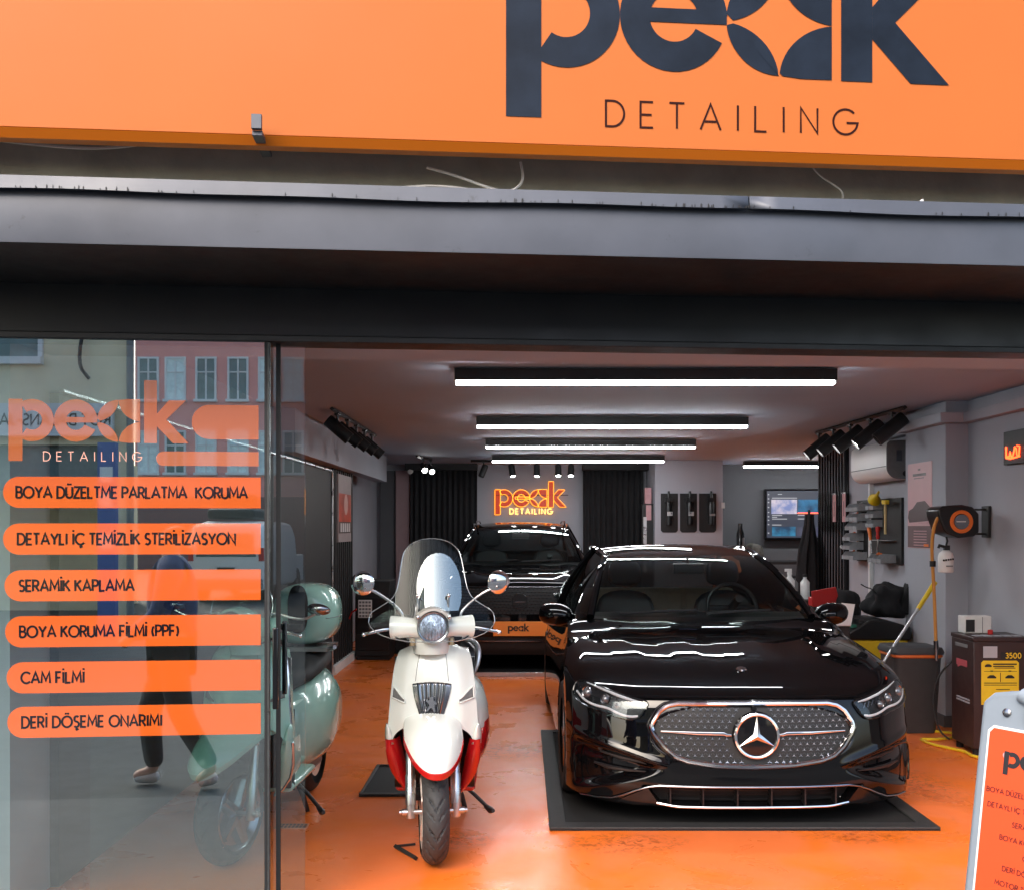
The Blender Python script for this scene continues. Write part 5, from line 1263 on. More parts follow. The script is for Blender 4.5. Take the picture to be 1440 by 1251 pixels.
m_mint = M('mint_paint', (.36,.60,.50), .18, coat=.6, rvar=.04)
m_rimcream = M('rim_cream', (.62,.52,.46), .3, metal=.5, var=.05)
m_indic = M('grey_lens', (.16,.155,.15), .2, var=.2, nscale=80)
m_lampglassblue = M('headlamp_reflector', (.50,.58,.72), .12, metal=.9, bump=.8, bscale=70, var=.75, nscale=30)
for n_ in list(m_lampglassblue.node_tree.nodes):      # fluted glass: the pattern is stretched upright
    if n_.type == 'TEX_NOISE':
        mp_ = m_lampglassblue.node_tree.nodes.new('ShaderNodeMapping'); mp_.inputs['Scale'].default_value = (3,1,.5); l_ = n_.inputs['Vector'].links[0].from_socket
        m_lampglassblue.node_tree.links.new(l_, mp_.inputs[0]); m_lampglassblue.node_tree.links.new(mp_.outputs[0], n_.inputs['Vector'])
def make_scooter(root, P):
    body, low = P['body'], P['low']; st = rot_steer(P['steer'])
    HWt = curve((.25,.225),(.54,.228),(.65,.220),(.75,.212),(.85,.203),(.94,.188),(.99,.168),(1.03,.13))
    YC = curve((.25,.05),(.4,.0),(.54,-.045),(.65,-.05),(.75,-.045),(.85,-.03),(.94,-.005),(1.0,.03),(1.035,.07))
    def zb(s): return .548+(.108*math.sqrt(max(0, 1-(s/.86)**2)) if abs(s) < .86 else 0)
    def zt(s): return 1.032-.05*abs(s)**3
    def SH(s, z): hw = HWt(z); return (s*hw, YC(z)+.075*abs(s)**2.6+(.012*smooth((abs(s)-.62)/.3)), z)
    b = MB(); S = [math.copysign(1-(1-abs(i/40))**1.3, i) for i in range(-40,41)]
    rows = []
    for j in range(41):
        row = []
        for s in S: row.append(SH(s, lerp(zb(s), zt(s), j/40)))
        l, r = row[0], row[-1]
        row = [(l[0]*.93, l[1]+.13, l[2]), (l[0]*.985, l[1]+.05, l[2])]+row+[(r[0]*.985, r[1]+.05, r[2]), (r[0]*.93, r[1]+.13, r[2])]
        rows.append(row)
    b.grid(rows); t = rows[-1]
    b.grid([t, [(p[0]*.75, .10+p[1]*.4, p[2]+.012) for p in t], [(p[0]*.4, .15, 1.03) for p in t]])
    b.grid([rows[0], [(p[0]*.97, p[1]+.10, p[2]+.005) for p in rows[0]]])
    sh = b.build('leg_shield', body, root, smooth_angle=50)
    # lower corner flares of the shield
    for sx in (1, -1):
        q = MB(); rr_ = []
        for z, xi, xo in ((.535,.190,.236),(.57,.196,.238),(.61,.208,.236),(.635,.220,.230)): rr_.append([(sx*lerp(xi,xo,k/5), YC(z)+.060+.03*(k/5)**2-.012*math.sin(math.pi*k/5), z) for k in range(6)])
        q.grid(rr_); q.build('shield_flare', body, sh, solid=.006)
    # slot, indicators, grille
    y_ = lambda s, z, o: (SH(s, z)[0], SH(s, z)[1]-o, z)
    MB().grid([[y_(s, z+.004*(1-(s/.3)**2), .003) for s in [lerp(-.32,.32,i/10) for i in range(11)]] for z in (1.002,1.012)]).build('slot', m_greyplastic, sh)
    if P.get('grille'):
        q = MB(); rows = []
        nx = 49
        for j in range(15):
            z = lerp(.652,.838,j/14); hw = lerp(.052,.094,smooth(j/14)**.8); row = []
            for i in range(nx):
                s = lerp(-1,1,i/(nx-1)); x = s*hw; rib = .004*math.cos(s*math.pi*9) if abs(s) < .72 else -.002
                zz = z+.010*(1-s*s)*(j/14); row.append((x, SH(x/HWt(zz), zz)[1]-.008-rib, zz))
            rows.append(row)
        q.grid(rows); go_ = q.build('front_grille', m_darkchrome, sh, solid=.006, smooth_angle=60)
        q = MB(); lion = [(-.020,-.045),(-.006,-.026),(.004,-.024),(.014,-.046),(.026,-.044),(.018,-.020),(.020,-.002),(.030,-.006),(.032,.004),(.020,.012),(.012,.020),(.014,.034),(.002,.040),(-.008,.034),(-.006,.026),(-.014,.018),(-.028,.024),(-.032,.014),(-.018,.004),(-.010,-.010),(-.022,-.028),(-.030,-.044)]
        q.poly([(x*.85, z*.85) for x, z in lion], (0,SH(0,.75)[1]-.022,.748), X3, Z3, .006, N=-Y3); q.build('emblem', m_chrome, go_, smooth_angle=0)
    for sx in (1, -1):
        rows = [[(lambda p: (sx*p[0], p[1]-.006, p[2]))(SH(lerp(.62,.955,i/10), lerp(.745+.018*(i/10), .772+.034*(i/10)-.01*math.cos(math.pi*i/10), j/4)))for i in range(11)] for j in range(5)]
        MB().grid(rows).build('indicator', m_indic, sh, solid=.004)
        MB().tube([rows[0][i] for i in range(11)]+[rows[-1][i] for i in range(10,-1,-1)], .004, 6, closed=True).build('indicator_rim', body, sh)
    for s in (-.36,.36): MB().tube([(SH(lerp(s*1.1,s,i/12), lerp(.85,.99,i/12))[0], SH(lerp(s*1.1,s,i/12), lerp(.85,.99,i/12))[1]-.001, lerp(.85,.99,i/12)) for i in range(13)], .0016, 5).build('panel_seam', m_greyplastic, sh)
    # lower skirt either side of the wheel
    for sx in (1, -1):
        q = MB(); rows = []
        for z, xo, xi in ((.56,.236,.19),(.50,.235,.176),(.44,.229,.162),(.38,.213,.150),(.33,.187,.140),(.29,.155,.126),(.262,.128,.116)):
            y0 = .005+.10*smooth((.56-z)/.3); d_ = .17+.12*(.56-z)
            rows.append([(sx*(xo*.98), y0+d_, z), (sx*xo*1.0, y0+.06, z), (sx*xo*.985, y0+.012, z), (sx*lerp(xo,xi,.5), y0-.004, z), (sx*xi, y0+.010, z), (sx*(xi-.012), y0+.05, z), (sx*(xi-.02), y0+d_, z)])
        q.grid(rows); q.build('skirt', low, root, smooth_angle=60)
    MB().grid([[(x, .20-.02*abs(x), z) for x in (-.2,-.1,0,.1,.2)] for z in (.27,.45,.68)]).box(-.19,.19,.12,.2,.6,.66).build('inner_arch', P['inner'], root)
    # floor board and tunnel
    MB().box(-.2,.2,.14,.62,.27,.31).build('floorboard', P['low'], root, bevel=.02, seg=3)
    MB().grid([[(x*1.0, .14+.05*(1-(x/.2)**2)*0, z) for x in (-.2,-.1,0,.1,.2)] for z in (.3,.6,.95)]).build('shield_back', P.get('back', m_trimblack), root, solid=.02)
    # rear body
    def loft(secs, n=28, pw=2.6):
        rows = []
        for y, hw, z0, z1 in secs:
            zc, hz = (z0+z1)/2, (z1-z0)/2; row = []
            for k in range(n):
                a = 2*math.pi*k/n; ca, sa = math.cos(a), math.sin(a); row.append((hw*math.copysign(abs(ca)**(2/pw), ca), y, zc+hz*math.copysign(abs(sa)**(2/pw), sa)))
            rows.append(row)
        q = MB().grid(rows, close=True); q.face(*range(n)); q.face(*[len(q.v)-n+k for k in range(n)]); return q
    loft([(.50,.10,.33,.62),(.56,.17,.30,.70),(.70,.225,.26,.735),(.90,.245,.25,.75),(1.15,.22,.30,.75),(1.35,.13,.42,.74),(1.42,.05,.55,.7)]).build('rear_body', body, root, smooth_angle=60)
    if low != body: loft([(.52,.12,.26,.58),(.60,.19,.24,.60),(.72,.236,.23,.63),(.92,.252,.23,.64),(1.12,.23,.28,.66),(1.3,.14,.4,.66)]).build('lower_panel', low, root, smooth_angle=60)
    loft([(.48,.09,.70,.78),(.56,.13,.71,.82),(.75,.155,.72,.825),(1.0,.15,.73,.86),(1.3,.12,.74,.87),(1.36,.06,.76,.84)]).build('seat', P.get('seat', m_rubber), root, smooth_angle=60)
    if P.get('rail'): MB().tube(chaikin([(.13,.42,.78),(.19,.40,.83),(.215,.42,.93),(.19,.46,.99),(.12,.5,1.0)],3), .013, 8).build('grab_rail', m_steel, root); MB().tube(chaikin([(.10,.46,.80),(.16,.44,.86),(.175,.46,.93),(.12,.5,.97)],3), .03, 8).build('bag_hook', m_trimblack, root)
    # rear wheel and stand
    q = MB(); tyre(q, (0,1.22,.245), .245, .12, 60, 14, False); rw_ = q.build('rear_wheel', m_tread, root); MB().lathe([(.15,-.045),(.03,-.05),(.03,.05),(.15,.045)], (0,1.22,.245), X3, 28).build('rim', m_rimcream, rw_)
    MB().box(-.09,.09,.55,1.2,.18,.34).build('engine', m_trimblack, root, bevel=.02)
    MB().tube([(.05,.62,.24),(.17,.57,.15),(.25,.50,.095)], [.012,.011,.010], 8).tube([(.24,.505,.10),(.27,.47,.085),(.285,.44,.09)], [.012,.018,.010], 8).tube([(-.05,.70,.22),(-.10,.72,.1),(-.12,.74,.012)], .013, 8).tube([(.05,.70,.22),(.10,.72,.1),(.12,.74,.012)], .013, 8).build('stand', m_blackmetal, root)
    # ------- steered assembly
    def steer(mb, name, mat, par, **k): return mb.xf(st).build(name, mat, par, **k)
    wc = (0,-.12,.245)
    fw = steer(tyre(MB(), wc, .245, .125), 'front_wheel', m_tread, root, smooth_angle=30)
    q = MB().lathe([(.178,-.05),(.172,-.058),(.165,-.05),(.15,-.03),(.05,-.022),(.03,-.05),(.03,.05),(.05,.022),(.15,.03),(.165,.05),(.172,.058),(.178,.05)], wc, X3, 40, capends=False)
    for k in range(5):
        a = 2*math.pi*k/5
        for sx in (-1,1): q.tube([(sx*.03, wc[1]+.03*math.cos(a), wc[2]+.03*math.sin(a)), (sx*.045, wc[1]+.155*math.cos(a), wc[2]+.155*math.sin(a))], [.03,.02], 6)
    rim = steer(q, 'rim', P['rim'], fw)
    steer(MB().lathe([(0,-.14),(.012,-.14),(.012,.14),(0,.14)], wc, X3, 12).lathe([(.085,-.055),(.085,-.051),(.05,-.051),(.05,-.055)], wc, X3, 32), 'hub', m_steel, fw)
    for sx in (1, -1):
        q = MB().lathe([(0,.0),(.020,.0),(.022,.005),(.022,.062),(.025,.064),(.025,.20),(.021,.205),(.021,.36)], (sx*.108,-.118,.215), Vector((0,.12,1)), 18)
        q.lathe([(0,0),(.016,0),(.016,.02),(.010,.024),(.010,.034),(0,.034)], (sx*.128,-.118,.245), X3*sx, 12)
        steer(q, 'fork_leg', m_steel, root)
    q = MB().box(-.085,-.05,-.02,.05,.27,.34).box(-.078,-.055,-.03,.06,.29,.32); steer(q, 'brake_caliper', m_trimblack, fw, bevel=.006)
    q = MB().tube(chaikin([(-.07,.03,.34),(-.10,.04,.42),(-.115,.02,.55),(-.10,.06,.66)],2), .005, 6); steer(q, 'brake_hose', m_rubber, root)
    for sx in (1, -1):
        q = MB().tube(chaikin([(sx*.21,.0,1.10),(sx*.17,-.04,1.06),(sx*.10,-.03,1.035),(sx*.06,.03,1.03)],2), .0045, 6); steer(q, 'control_cable', m_rubber, root)
    # mudguard
    FH = curve((.42,.116),(.45,.122),(.50,.133),(.55,.139),(.62,.139),(.67,.130),(.71,.11)); FY = curve((.42,-.400),(.47,-.394),(.52,-.382),(.56,-.358),(.60,-.315),(.64,-.245),(.68,-.15),(.71,.0))
    fzb = lambda s: .484+.105*abs(s)**2.9
    def FP(s, z): return (s*FH(z), FY(z)+.15*abs(s)**2.4+.02*s*s, z)
    b = MB(); rows = []
    for j in range(31):
        row = [FP(s, lerp(fzb(s), .71, j/30)) for s in S]; l, r = row[0], row[-1]
        row = [(l[0]*.97, l[1]+.24, max(l[2],.59)), (l[0], l[1]+.08, l[2])]+row+[(r[0], r[1]+.08, r[2]), (r[0]*.97, r[1]+.24, max(r[2],.59))]
        rows.append(row)
    b.grid(rows); mg = steer(b, 'mudguard', body, root, smooth_angle=50)
    b = MB(); rows = []
    for j in range(7): rows.append([(lambda p: (p[0]*1.0, p[1]-.003, p[2]))((s*(FH(fzb(s))+.004*(j/6)), FY(fzb(s))+.15*abs(s)**2.4+.02*s*s+.012*(j/6)-.0, fzb(s)-.034*(1-.35*abs(s))*(j/6)+.003)) for s in S])
    b.grid(rows); b.grid([[(p[0]*1.0, p[1], p[2]) for p in (rows[q][e] for q in range(7))] for e in (0,)]+[[(rows[q][0][0], rows[q][0][1]+.2, rows[q][0][2]+.05) for q in range(7)]]); b.grid([[rows[q][-1] for q in range(7)], [(rows[q][-1][0], rows[q][-1][1]+.2, rows[q][-1][2]+.05) for q in range(7)]])
    steer(b, 'mudguard_edge', low, mg, solid=.003)
    # head: cowl, lamp, bars
    HC = (0,-.02,1.112)
    q = MB(); q.lathe([(.0,0),(.066,.0),(.08,.03),(.088,.07),(.080,.13),(.05,.17),(0,.18)], (0,-.085,1.115), Y3, 32, sx=1.0)
    q.lathe([(.085,.98),(.096,1.03),(.09,1.06),(.07,1.1)], (0,.04,0), Z3, 28)
    cw = steer(q, 'handlebar_cowl', body, root, smooth_angle=60)
    for sx in (1, -1):
        q = MB(); q.tube([(sx*.05,-.02,1.105),(sx*.10,-.015,1.112),(sx*.15,-.005,1.113),(sx*.195,.005,1.112)], [.046,.047,.052,.057], 20); steer(q, 'bar_shroud', body, cw, smooth_angle=50)
        q = MB(); q.tube([(sx*.195,.01,1.115),(sx*.30,.03,1.115)], .019, 12); steer(q, 'grip', m_rubber, cw)
        q = MB(); q.tube(chaikin([(sx*.196,-.04,1.108),(sx*.24,-.055,1.105),(sx*.30,-.05,1.092),(sx*.325,-.04,1.085)],2), .008, 8, flat=.8); q.ball((sx*.328,-.04,1.084), .011, n=10, m=6); steer(q, 'brake_lever', m_chrome, cw)
        q = MB(); q.tube([(sx*.095,-.02,1.06),(sx*.095,-.02,1.025)], [.013,.016], 10); steer(q, 'bolt', M('brass', (.45,.33,.2), .35, metal=.8), cw)
    q = MB(); q.lathe([(.075,-.002),(.078,.012),(.073,.020),(.066,.016)], (0,-.083,1.118), -Y3, 36, capends=False); lr = steer(q, 'headlight_ring', m_darkchrome, cw)
    q = MB(); q.lathe([(.067,.012),(.062,.02),(.04,.026),(0,.028)], (0,-.083,1.118), -Y3, 36, capends=False); steer(q, 'headlight', m_lampglassblue, lr)
    q = MB(); q.grid([[(r*math.sin(a), y, 1.118+r*math.cos(a)) for a in [lerp(-1.15,1.15,i/18) for i in range(19)]] for r, y in ((.080,-.115),(.092,-.112),(.100,-.07),(.095,-.02))]); steer(q, 'headlight_visor', P.get('visor', M('taupe_plastic', (.45,.41,.37), .4)), cw)
    # mirrors
    for sx in (1, -1):
        mp = P['mirror']; e = Vector((sx*mp[0], mp[1], mp[2]))
        q = MB(); q.tube(chaikin([(sx*.14,.0,1.155),(sx*.145,.0,1.19),(sx*(mp[0]-.09), mp[1]+.01, mp[2]-.055),(sx*(mp[0]-.01), mp[1]-.01, mp[2]-.018)],2), .0065, 8); ms = steer(q, 'mirror_stem', m_steel, root)
        q = MB(); 
        if P.get('round_mirror', True): q.lathe([(0,-.014),(.028,-.011),(.048,-.004),(.058,.004),(.059,.012),(0,.014)], tuple(e), Vector((sx*-.25,1,.05)), 28)
        else: q.lathe([(0,-.03),(.03,-.026),(.05,-.012),(.058,.004),(.06,.012),(0,.014)], tuple(e), Vector((0,1,.5)), 24, sx=1.); q.xf(Matrix.Translation(e)@Matrix.Scale(.55,4,Z3)@Matrix.Translation(-e))
        steer(q, 'mirror', P.get('mirror_mat', m_chrome), ms)
    # windscreen
    if P.get('screen'):
        WH = curve((1.055,.10),(1.07,.2),(1.10,.275),(1.14,.305),(1.18,.298),(1.20,.275),(1.225,.235),(1.26,.190),(1.30,.170),(1.36,.158),(1.42,.149),(1.47,.137),(1.50,.118),(1.525,.084),(1.538,.045),(1.542,.01))
        WP = lambda s, z: (s*WH(z), -.155+(z-1.055)*.33+.9*(s*WH(z))**2, z)
        zs = [1.055,1.06,1.07,1.085,1.10,1.12,1.14,1.16,1.18,1.19,1.20,1.21,1.225,1.24,1.26,1.28,1.30,1.33,1.36,1.40,1.44,1.47,1.49,1.505,1.518,1.528,1.535,1.539,1.542]
        q = MB().grid([[WP(s, z) for s in [lerp(-1,1,i/28) for i in range(29)]] for z in zs]); w_ = steer(q, 'windscreen', m_screen, root, smooth_angle=60)
        q = MB().tube([WP(-1, z) for z in zs]+[WP(1, z) for z in zs[::-1]], .0022, 6, closed=True); steer(q, 'screen_edge', m_steelclear, w_)
        for sx in (1, -1):
            q = MB().tube([WP(sx*.075/.18, 1.27), (sx*.075,-.07,1.22), (sx*.08,-.05,1.16)], .006, 8)
            for z in (1.27,1.17): q.ball((sx*.075, -.155+(z-1.055)*.33-.004, z), .010, n=10, m=6)
            steer(q, 'screen_bracket', m_chrome, w_)
        FW = curve((1.195,.09),(1.25,.108),(1.32,.108),(1.38,.096),(1.43,.072),(1.46,.045),(1.472,.012))
        q = MB().grid([[(.034+s*FW(z), -.125+(z-1.195)*.28+1.6*(s*FW(z))**2+.045, z) for s in [lerp(-1,1,i/20) for i in range(21)]] for z in [1.195,1.22,1.26,1.30,1.34,1.38,1.41,1.435,1.452,1.465,1.472]]); steer(q, 'fly_screen', m_flyscreen, root, smooth_angle=60)
    if P.get('dome'):
        WH = curve((1.14,.16),(1.2,.17),(1.28,.15),(1.33,.11),(1.36,.04)); q = MB().grid([[(s*WH(z), -.10+(z-1.14)*.35+2.*(s*WH(z))**2, z) for s in [lerp(-1,1,i/16) for i in range(17)]] for z in [1.14,1.18,1.22,1.26,1.29,1.32,1.34,1.355,1.36]]); w_ = steer(q, 'fly_screen', m_screen, root)
        zs = [1.14,1.18,1.22,1.26,1.29,1.32,1.34,1.355,1.36]; steer(MB().tube([(s*WH(z), -.10+(z-1.14)*.35+2*WH(z)**2, z) for s, L_ in ((-1, zs), (1, zs[::-1])) for z in L_], .003, 6), 'screen_edge', m_steelclear, w_)
    if P.get('chrome_edge'):
        for sx in (1, -1): MB().tube([(lambda p: (sx*p[0]*1.0, p[1]+.012, p[2]))(SH(1, z)) for z in [lerp(.56,1.0,i/14) for i in range(15)]]+[(sx*.1,.12,1.03)], .008, 8).build('edge_trim', m_chrome, root); MB().tube([(sx*x, .02+.10*smooth((.56-z)/.3), z) for z, x in ((.55,.238),(.44,.232),(.36,.206),(.30,.165),(.265,.13))], .008, 8).build('edge_trim', m_chrome, root)
    if P.get('case'):
        c = loft([(1.0,.10,.94,1.2),(1.03,.17,.91,1.24),(1.12,.195,.90,1.26),(1.28,.19,.90,1.26),(1.36,.15,.92,1.22),(1.38,.08,.97,1.15)]).build('top_case', body, root, smooth_angle=60)
        loft([(1.022,.172,1.06,1.068),(1.12,.198,1.058,1.07),(1.28,.193,1.058,1.07),(1.37,.13,1.06,1.068)]).build('case_seam', m_greyplastic, c)
        loft([(1.0,.05,1.0,1.24),(.97,.06,.98,1.26),(.95,.05,1.02,1.22)]).build('backrest', m_rubber, c)
        MB().box(-.16,.16,1.0,1.3,.87,.895).tube([(.1,1.05,.88),(.2,1.0,.89),(.215,.98,.9)],.012,8).build('carrier', m_steel, root)
    return sh
m_steelclear = M('clear_edge', (.55,.58,.58), .15, metal=.6)
sc1 = thing('scooter', 'cream white scooter with red skirts and tall clear windscreen, parked in the doorway', 'scooter', (-.441, 4.95, 0))
make_scooter(sc1, dict(body=m_cream, low=m_redpaint, inner=m_darkred, rim=m_rimcream, steer=R(9), grille=True, screen=True, rail=True, mirror=(.335,.02,1.325)))
sc2 = thing('scooter', 'mint green scooter with matching top case, half hidden behind the glass door', 'scooter', (-1.36, 4.93, 0), R(-3))
make_scooter(sc2, dict(body=m_mint, low=m_mint, inner=m_trimblack, rim=m_darkchrome, steer=R(-14), dome=True, chrome_edge=True, case=True, mirror=(.40,.0,1.205), round_mirror=False, mirror_mat=m_darkchrome, visor=m_mint, seat=m_rubber))

# ================================================================ ACROSS THE STREET (seen in the glass)
STY = math.pi+2*YAW                                   # things that face the shop
m_pinkwall = M('pink_render', (.82,.34,.30), .85, var=.08, nscale=1.5, bump=.1)
m_beige = M('beige_render', (.80,.68,.46), .9, var=.15, nscale=1.2, bump=.15, stain=((.55,.47,.33), .8, .62))
m_window = M('far_window', (.10,.16,.16), .08, var=.4, nscale=3)
m_curtainpale = M('pale_curtain', (.72,.82,.80), .8, var=.2, nscale=6)
Lp = 40.; kk = Lp/FPX
o = mirror_pt(190, HY+CAMH/kk*1.0, Lp); t = thing('apartment_building', 'pink rendered building with white windows across the street', 'building', (o.x, o.y, -.13), STY)
# in its own frame x runs to the shop's left: mirrored pixels run the other way
def bx(px): return -(px-190)*kk
MB().box(bx(640), bx(190), 0, 8, 0, 14).build('wall', m_pinkwall, t)
for py0, py1 in ((505,562),(608,664),(400,455)):
    for px in (209,247,290,335,378,412,455,500,545):
        f = MB(); x0, x1 = bx(px+12), bx(px-12); z0, z1 = wz(py1,Lp)+.13, wz(py0,Lp)+.13
        f.box(x0-.08,x0,-.06,.02,z0,z1).box(x1,x1+.08,-.06,.02,z0,z1).box(x0-.08,x1+.08,-.06,.02,z1,z1+.08).box((x0+x1)/2-.03,(x0+x1)/2+.03,-.05,.02,z0,z1).box(x0,x1,-.05,.02,z0+(z1-z0)*.66,z0+(z1-z0)*.66+.05); f.box(x0-.12,x1+.12,-.18,.02,z0-.10,z0)
        fo = f.build('window', m_whitepaint, t); MB().box(x0,x1,-.015,-.005,z0,z1).build('pane', m_curtainpale if (px+py0) % 3 else m_window, fo)
MB().box(bx(640),bx(190),-.05,.0,0,2.9).build('ground_floor', M('dark_base', (.20,.085,.08), .8, var=.1), t)
MB().box(bx(360),bx(305),-.12,-.05,2.3,3.0).build('shop_fascia', m_inkdark, t)
Lb = 17.; kb = Lb/FPX
o = mirror_pt(-60, 900, Lb); t = thing('workshop_building', 'beige rendered workshop with a dark garage opening across the street', 'building', (o.x, o.y, -.13), STY)
cx_ = lambda px: -(px+60)*kb
xr_ = lambda px, dl: -((px-CX)*(Lb+dl)/FPX-(-60-CX)*kb)
MB().poly([(cx_(188),0),(cx_(-300),0),(cx_(-300),6),(xr_(188,6),6)], (0,0,9), X3, Y3, 5.9).poly([(cx_(188),0),(cx_(142),0),(xr_(142,6),6),(xr_(188,6),6)], (0,0,3.1), X3, Y3, 3.1).box(xr_(142,4), cx_(-300), 4, 6, 0, 3.1).build('wall', m_beige, t)
MB().tube([(cx_(186),-.08,0),(cx_(186),-.08,9)], .06, 10).build('downpipe', m_greyplastic, t)
f = MB(); x0, x1 = cx_(62), cx_(-20); z0 = wz(503,Lb)+.13; f.box(x0,x1,-.12,.02,z0-.12,z0).box(x0,x0+.08,-.05,.02,z0,z0+1.4); fo = f.build('window', m_whitepaint, t); MB().box(x0+.08,x1,-.02,.0,z0,z0+1.4).build('pane', m_window, fo)
MB().box(cx_(142),cx_(-300),.2,.3,2.35,3.1).build('shutter', M('teal_shutter', (.13,.17,.17), .6, var=.2), t)
MB().tube(chaikin([(cx_(127),-.05,4.2),(cx_(120),-.3,4.4),(cx_(124),-.1,5.2),(cx_(150),-.2,5.6)],2), .03, 6).build('cable', m_black, t)
o2 = mirror_pt(75, 590, Lb-.2); sgn = thing('workshop_sign', 'long white workshop sign with dark lettering across the street', 'sign', (o2.x, o2.y, o2.z), STY)
hw = 82*kb; MB().box(-hw,hw+2.2,0,.1,-.27,.27).build('board', m_paper, sgn); b = MB(); text(b, 'ROT BALANS-JANT Tİ', (-hw+.04,-.005,-.09), X3, Z3, .18, .16, .2); b.build('lettering', m_inkdark, sgn, smooth_angle=0)
o = mirror_pt(152, 1010, 16.); tt = thing('totem_sign', 'slim blue totem sign with white notices beside the workshop', 'sign', (o.x, o.y, -.13), STY)
MB().box(-.14,.14,-.06,.06,0,3.05).build('column', M('blue_sign', (.03,.09,.33), .45, var=.1), tt)
for z in (2.55,2.15,1.5): MB().box(-.10,.10,-.068,-.06,z-.12,z+.12).build('notice', m_paper, tt)
# white van, rear towards the shop
o = mirror_pt(318, 835, 23.); v = thing('van', 'white van with roof box seen from behind in the glass reflection', 'van', (o.x, o.y, -.13), STY)
m_vanwhite = M('van_white', (.86,.86,.85), .3, coat=.4)
b = MB(); secs = []
for y, s, z1 in ((0,.96,1.72),(.06,1.0,1.80),(.6,1.0,1.86),(3.0,1.0,1.84),(3.3,.97,1.75)):
    w0 = .88*s; secs.append([(-w0*.93,y,.28),(-w0,y,.40),(-w0,y,1.0),(-w0*.95,y,1.45),(-w0*.86,y,z1-.06),(-w0*.7,y,z1),(w0*.7,y,z1),(w0*.86,y,z1-.06),(w0*.95,y,1.45),(w0,y,1.0),(w0,y,.40),(w0*.93,y,.28)])
b.grid(secs, close=True); b.face(*range(12)); b.face(*[48+i for i in range(12)]); b.box(-.83,.83,3.0,4.2,.3,1.0); b.build('body', m_vanwhite, v, bevel=.03)
MB().poly([(-.68,1.05),(.68,1.05),(.62,1.58),(-.62,1.58)], (0,-.01,0), X3, Z3, .01, N=-Y3).build('rear_window', m_window, v)
MB().box(-.84,.84,-.08,.02,.32,.55).build('bumper', m_greyplastic, v, bevel=.03)
pl = MB().box(-.26,.26,-.02,-.005,.72,.84).build('number_plate', m_paper, v); b = MB(); b.box(-.2,.2,-.023,-.021,.75,.81); b.build('characters', m_inkdark, pl, smooth_angle=0)
for sx in (1,-1): MB().box(sx*.80-.06,sx*.80+.06,-.02,.03,.95,1.25).build('tail_light', m_red, v, bevel=.01)
for sx in (1,-1):
    for y in (.75,3.4): q = MB().lathe([(.2,-.1),(.31,-.1),(.33,-.06),(.33,.06),(.31,.1),(.2,.1)], (sx*.76,y,.33), X3, 28).build('wheel', m_rubber, v); MB().lathe([(0,.1*sx),(.19,.1*sx)], (sx*.76,y,.33), X3, 20, capends=False).build('rim', m_steel, q)
MB().box(-.5,.6,.5,2.2,1.90,2.15).build('roof_box', m_black, v, bevel=.08, seg=3)
# second-row street wall so the glass never sees the horizon
o = mirror_pt(700, 900, 48.); e = thing('apartment_building', 'grey distant building behind the parked van across the street', 'building', (o.x, o.y, -.13), STY); MB().box(-16,10,0,6,0,12).build('wall', M('grey_render', (.30,.29,.29), .9, var=.1), e)
for i in range(8):
    for z in (4.2,7.4): fo = MB().box(-14+i*3,-12.9+i*3,-.06,.02,z,z+.08).box(-14+i*3,-12.9+i*3,-.06,.02,z+1.6,z+1.68).build('window', m_whitepaint, e); MB().box(-14+i*3,-12.9+i*3,-.02,-.0,z+.08,z+1.6).build('pane', m_window, fo)
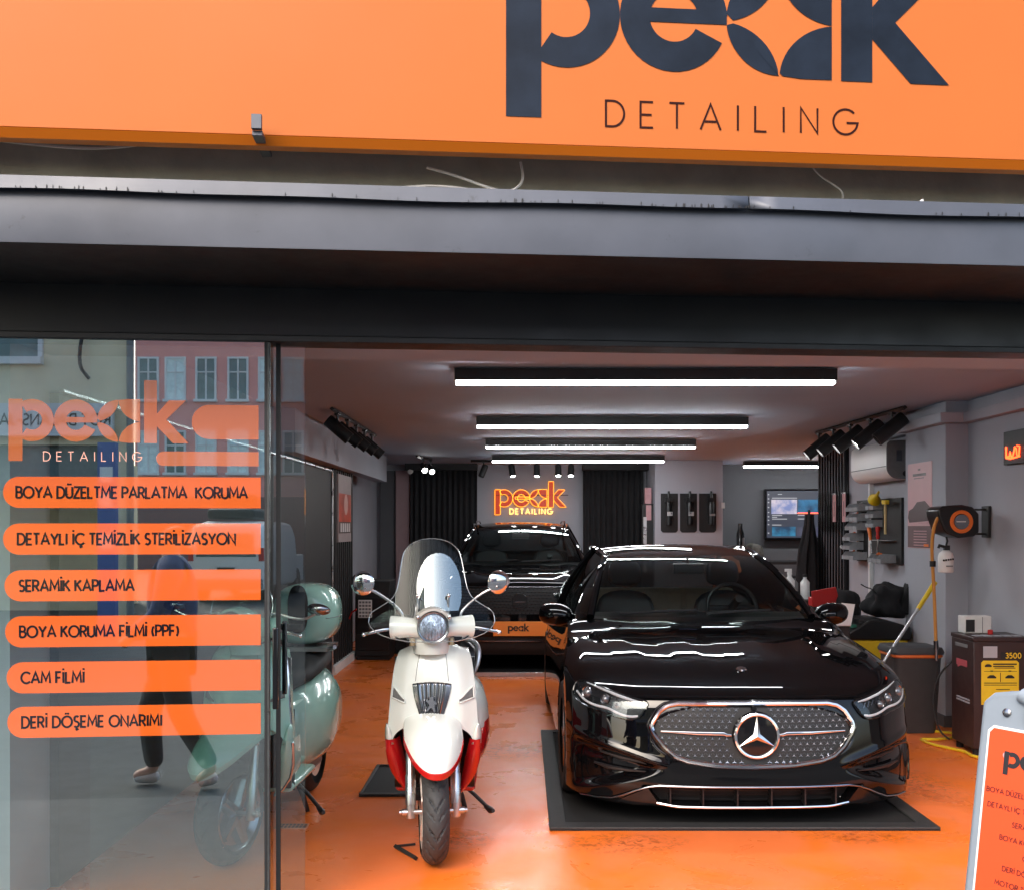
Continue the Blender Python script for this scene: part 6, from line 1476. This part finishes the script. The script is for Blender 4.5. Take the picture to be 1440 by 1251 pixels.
# passer-by, outside the frame and seen only in the glass
pp = mirror_pt(243, 1078, 6.75); person = thing('person', 'person in dark blue jacket and black trousers walking past, seen in the glass', 'person', (pp.x, pp.y, -.13), STY+R(75))
def skin(name, verts, edges, rad, mat, par, lv=2):
    me = bpy.data.meshes.new(name); me.from_pydata(verts, edges, []); o = bpy.data.objects.new(name, me); COL.objects.link(o); o.parent = par; me.materials.append(mat)
    k = o.modifiers.new('skin', 'SKIN'); k.use_smooth_shade = True
    me.skin_vertices[0].data[0].use_root = True
    for i, r in enumerate(rad): me.skin_vertices[0].data[i].radius = (r, r) if not isinstance(r, tuple) else r
    s = o.modifiers.new('sub', 'SUBSURF'); s.levels = lv; s.render_levels = lv; return o
m_skin = M('skin', (.55,.33,.24), .5); m_jacket = M('jacket_blue', (.025,.05,.16), .7, var=.2, nscale=20, bump=.3, bscale=25); m_jeans = M('trousers_black', (.02,.02,.024), .8, var=.2, nscale=30); m_hair = M('hair_dark', (.02,.014,.01), .6)
bv = [(0,0,.95),(0,.0,1.12),(0,.0,1.32),(0,0,1.46),(0,-.01,1.54),(0,-.02,1.62),(0,-.03,1.70), (.19,0,1.42),(.23,.08,1.16),(.21,-.02,.93),(.20,-.06,.85), (-.19,0,1.42),(-.24,-.06,1.16),(-.22,-.24,1.02),(-.21,-.30,.97), (.10,0,.90),(.11,-.16,.50),(.11,-.12,.10),(.11,-.26,.05), (-.10,0,.90),(-.11,.06,.50),(-.11,.26,.13),(-.11,.16,.04)]
be = [(0,1),(1,2),(2,3),(3,4),(4,5),(5,6),(3,7),(7,8),(8,9),(9,10),(3,11),(11,12),(12,13),(13,14),(0,15),(15,16),(16,17),(17,18),(0,19),(19,20),(20,21),(21,22)]
br = [.13,.13,.15,.09,.055,.085,.08,.07,.045,.032,.035,.07,.045,.032,.035,.09,.06,.042,.04,.09,.06,.042,.04]
skin('body', bv, be, br, m_skin, person)
up = [2,3,7,8,9,11,12,13]
jv = [bv[0],bv[1],bv[2],bv[4],bv[7],bv[8],bv[9],bv[11],bv[12],bv[13]]; skin('jacket', jv, [(0,1),(1,2),(2,3),(3,4),(4,5),(5,6),(3,7),(7,8),(8,9)], [.165,.17,.185,.085,.095,.072,.06,.095,.072,.06], m_jacket, person)
tv = [bv[0],bv[15],bv[16],bv[17],bv[19],bv[20],bv[21]]; skin('trousers', tv, [(0,1),(1,2),(2,3),(0,4),(4,5),(5,6)], [.15,.115,.085,.065,.115,.085,.065], m_jeans, person)
for a, c, h in ((17,18,0),(21,22,0)): skin('shoe', [tuple(Vector(bv[a])+Vector((0,.04,-.05))), bv[c]], [(0,1)], [(.05,.05),(.048,.035)], m_white, person)
skin('hair', [(0,.02,1.66),(0,.0,1.74)], [(0,1)], [(.10,.10),(.085,.07)], m_hair, person)
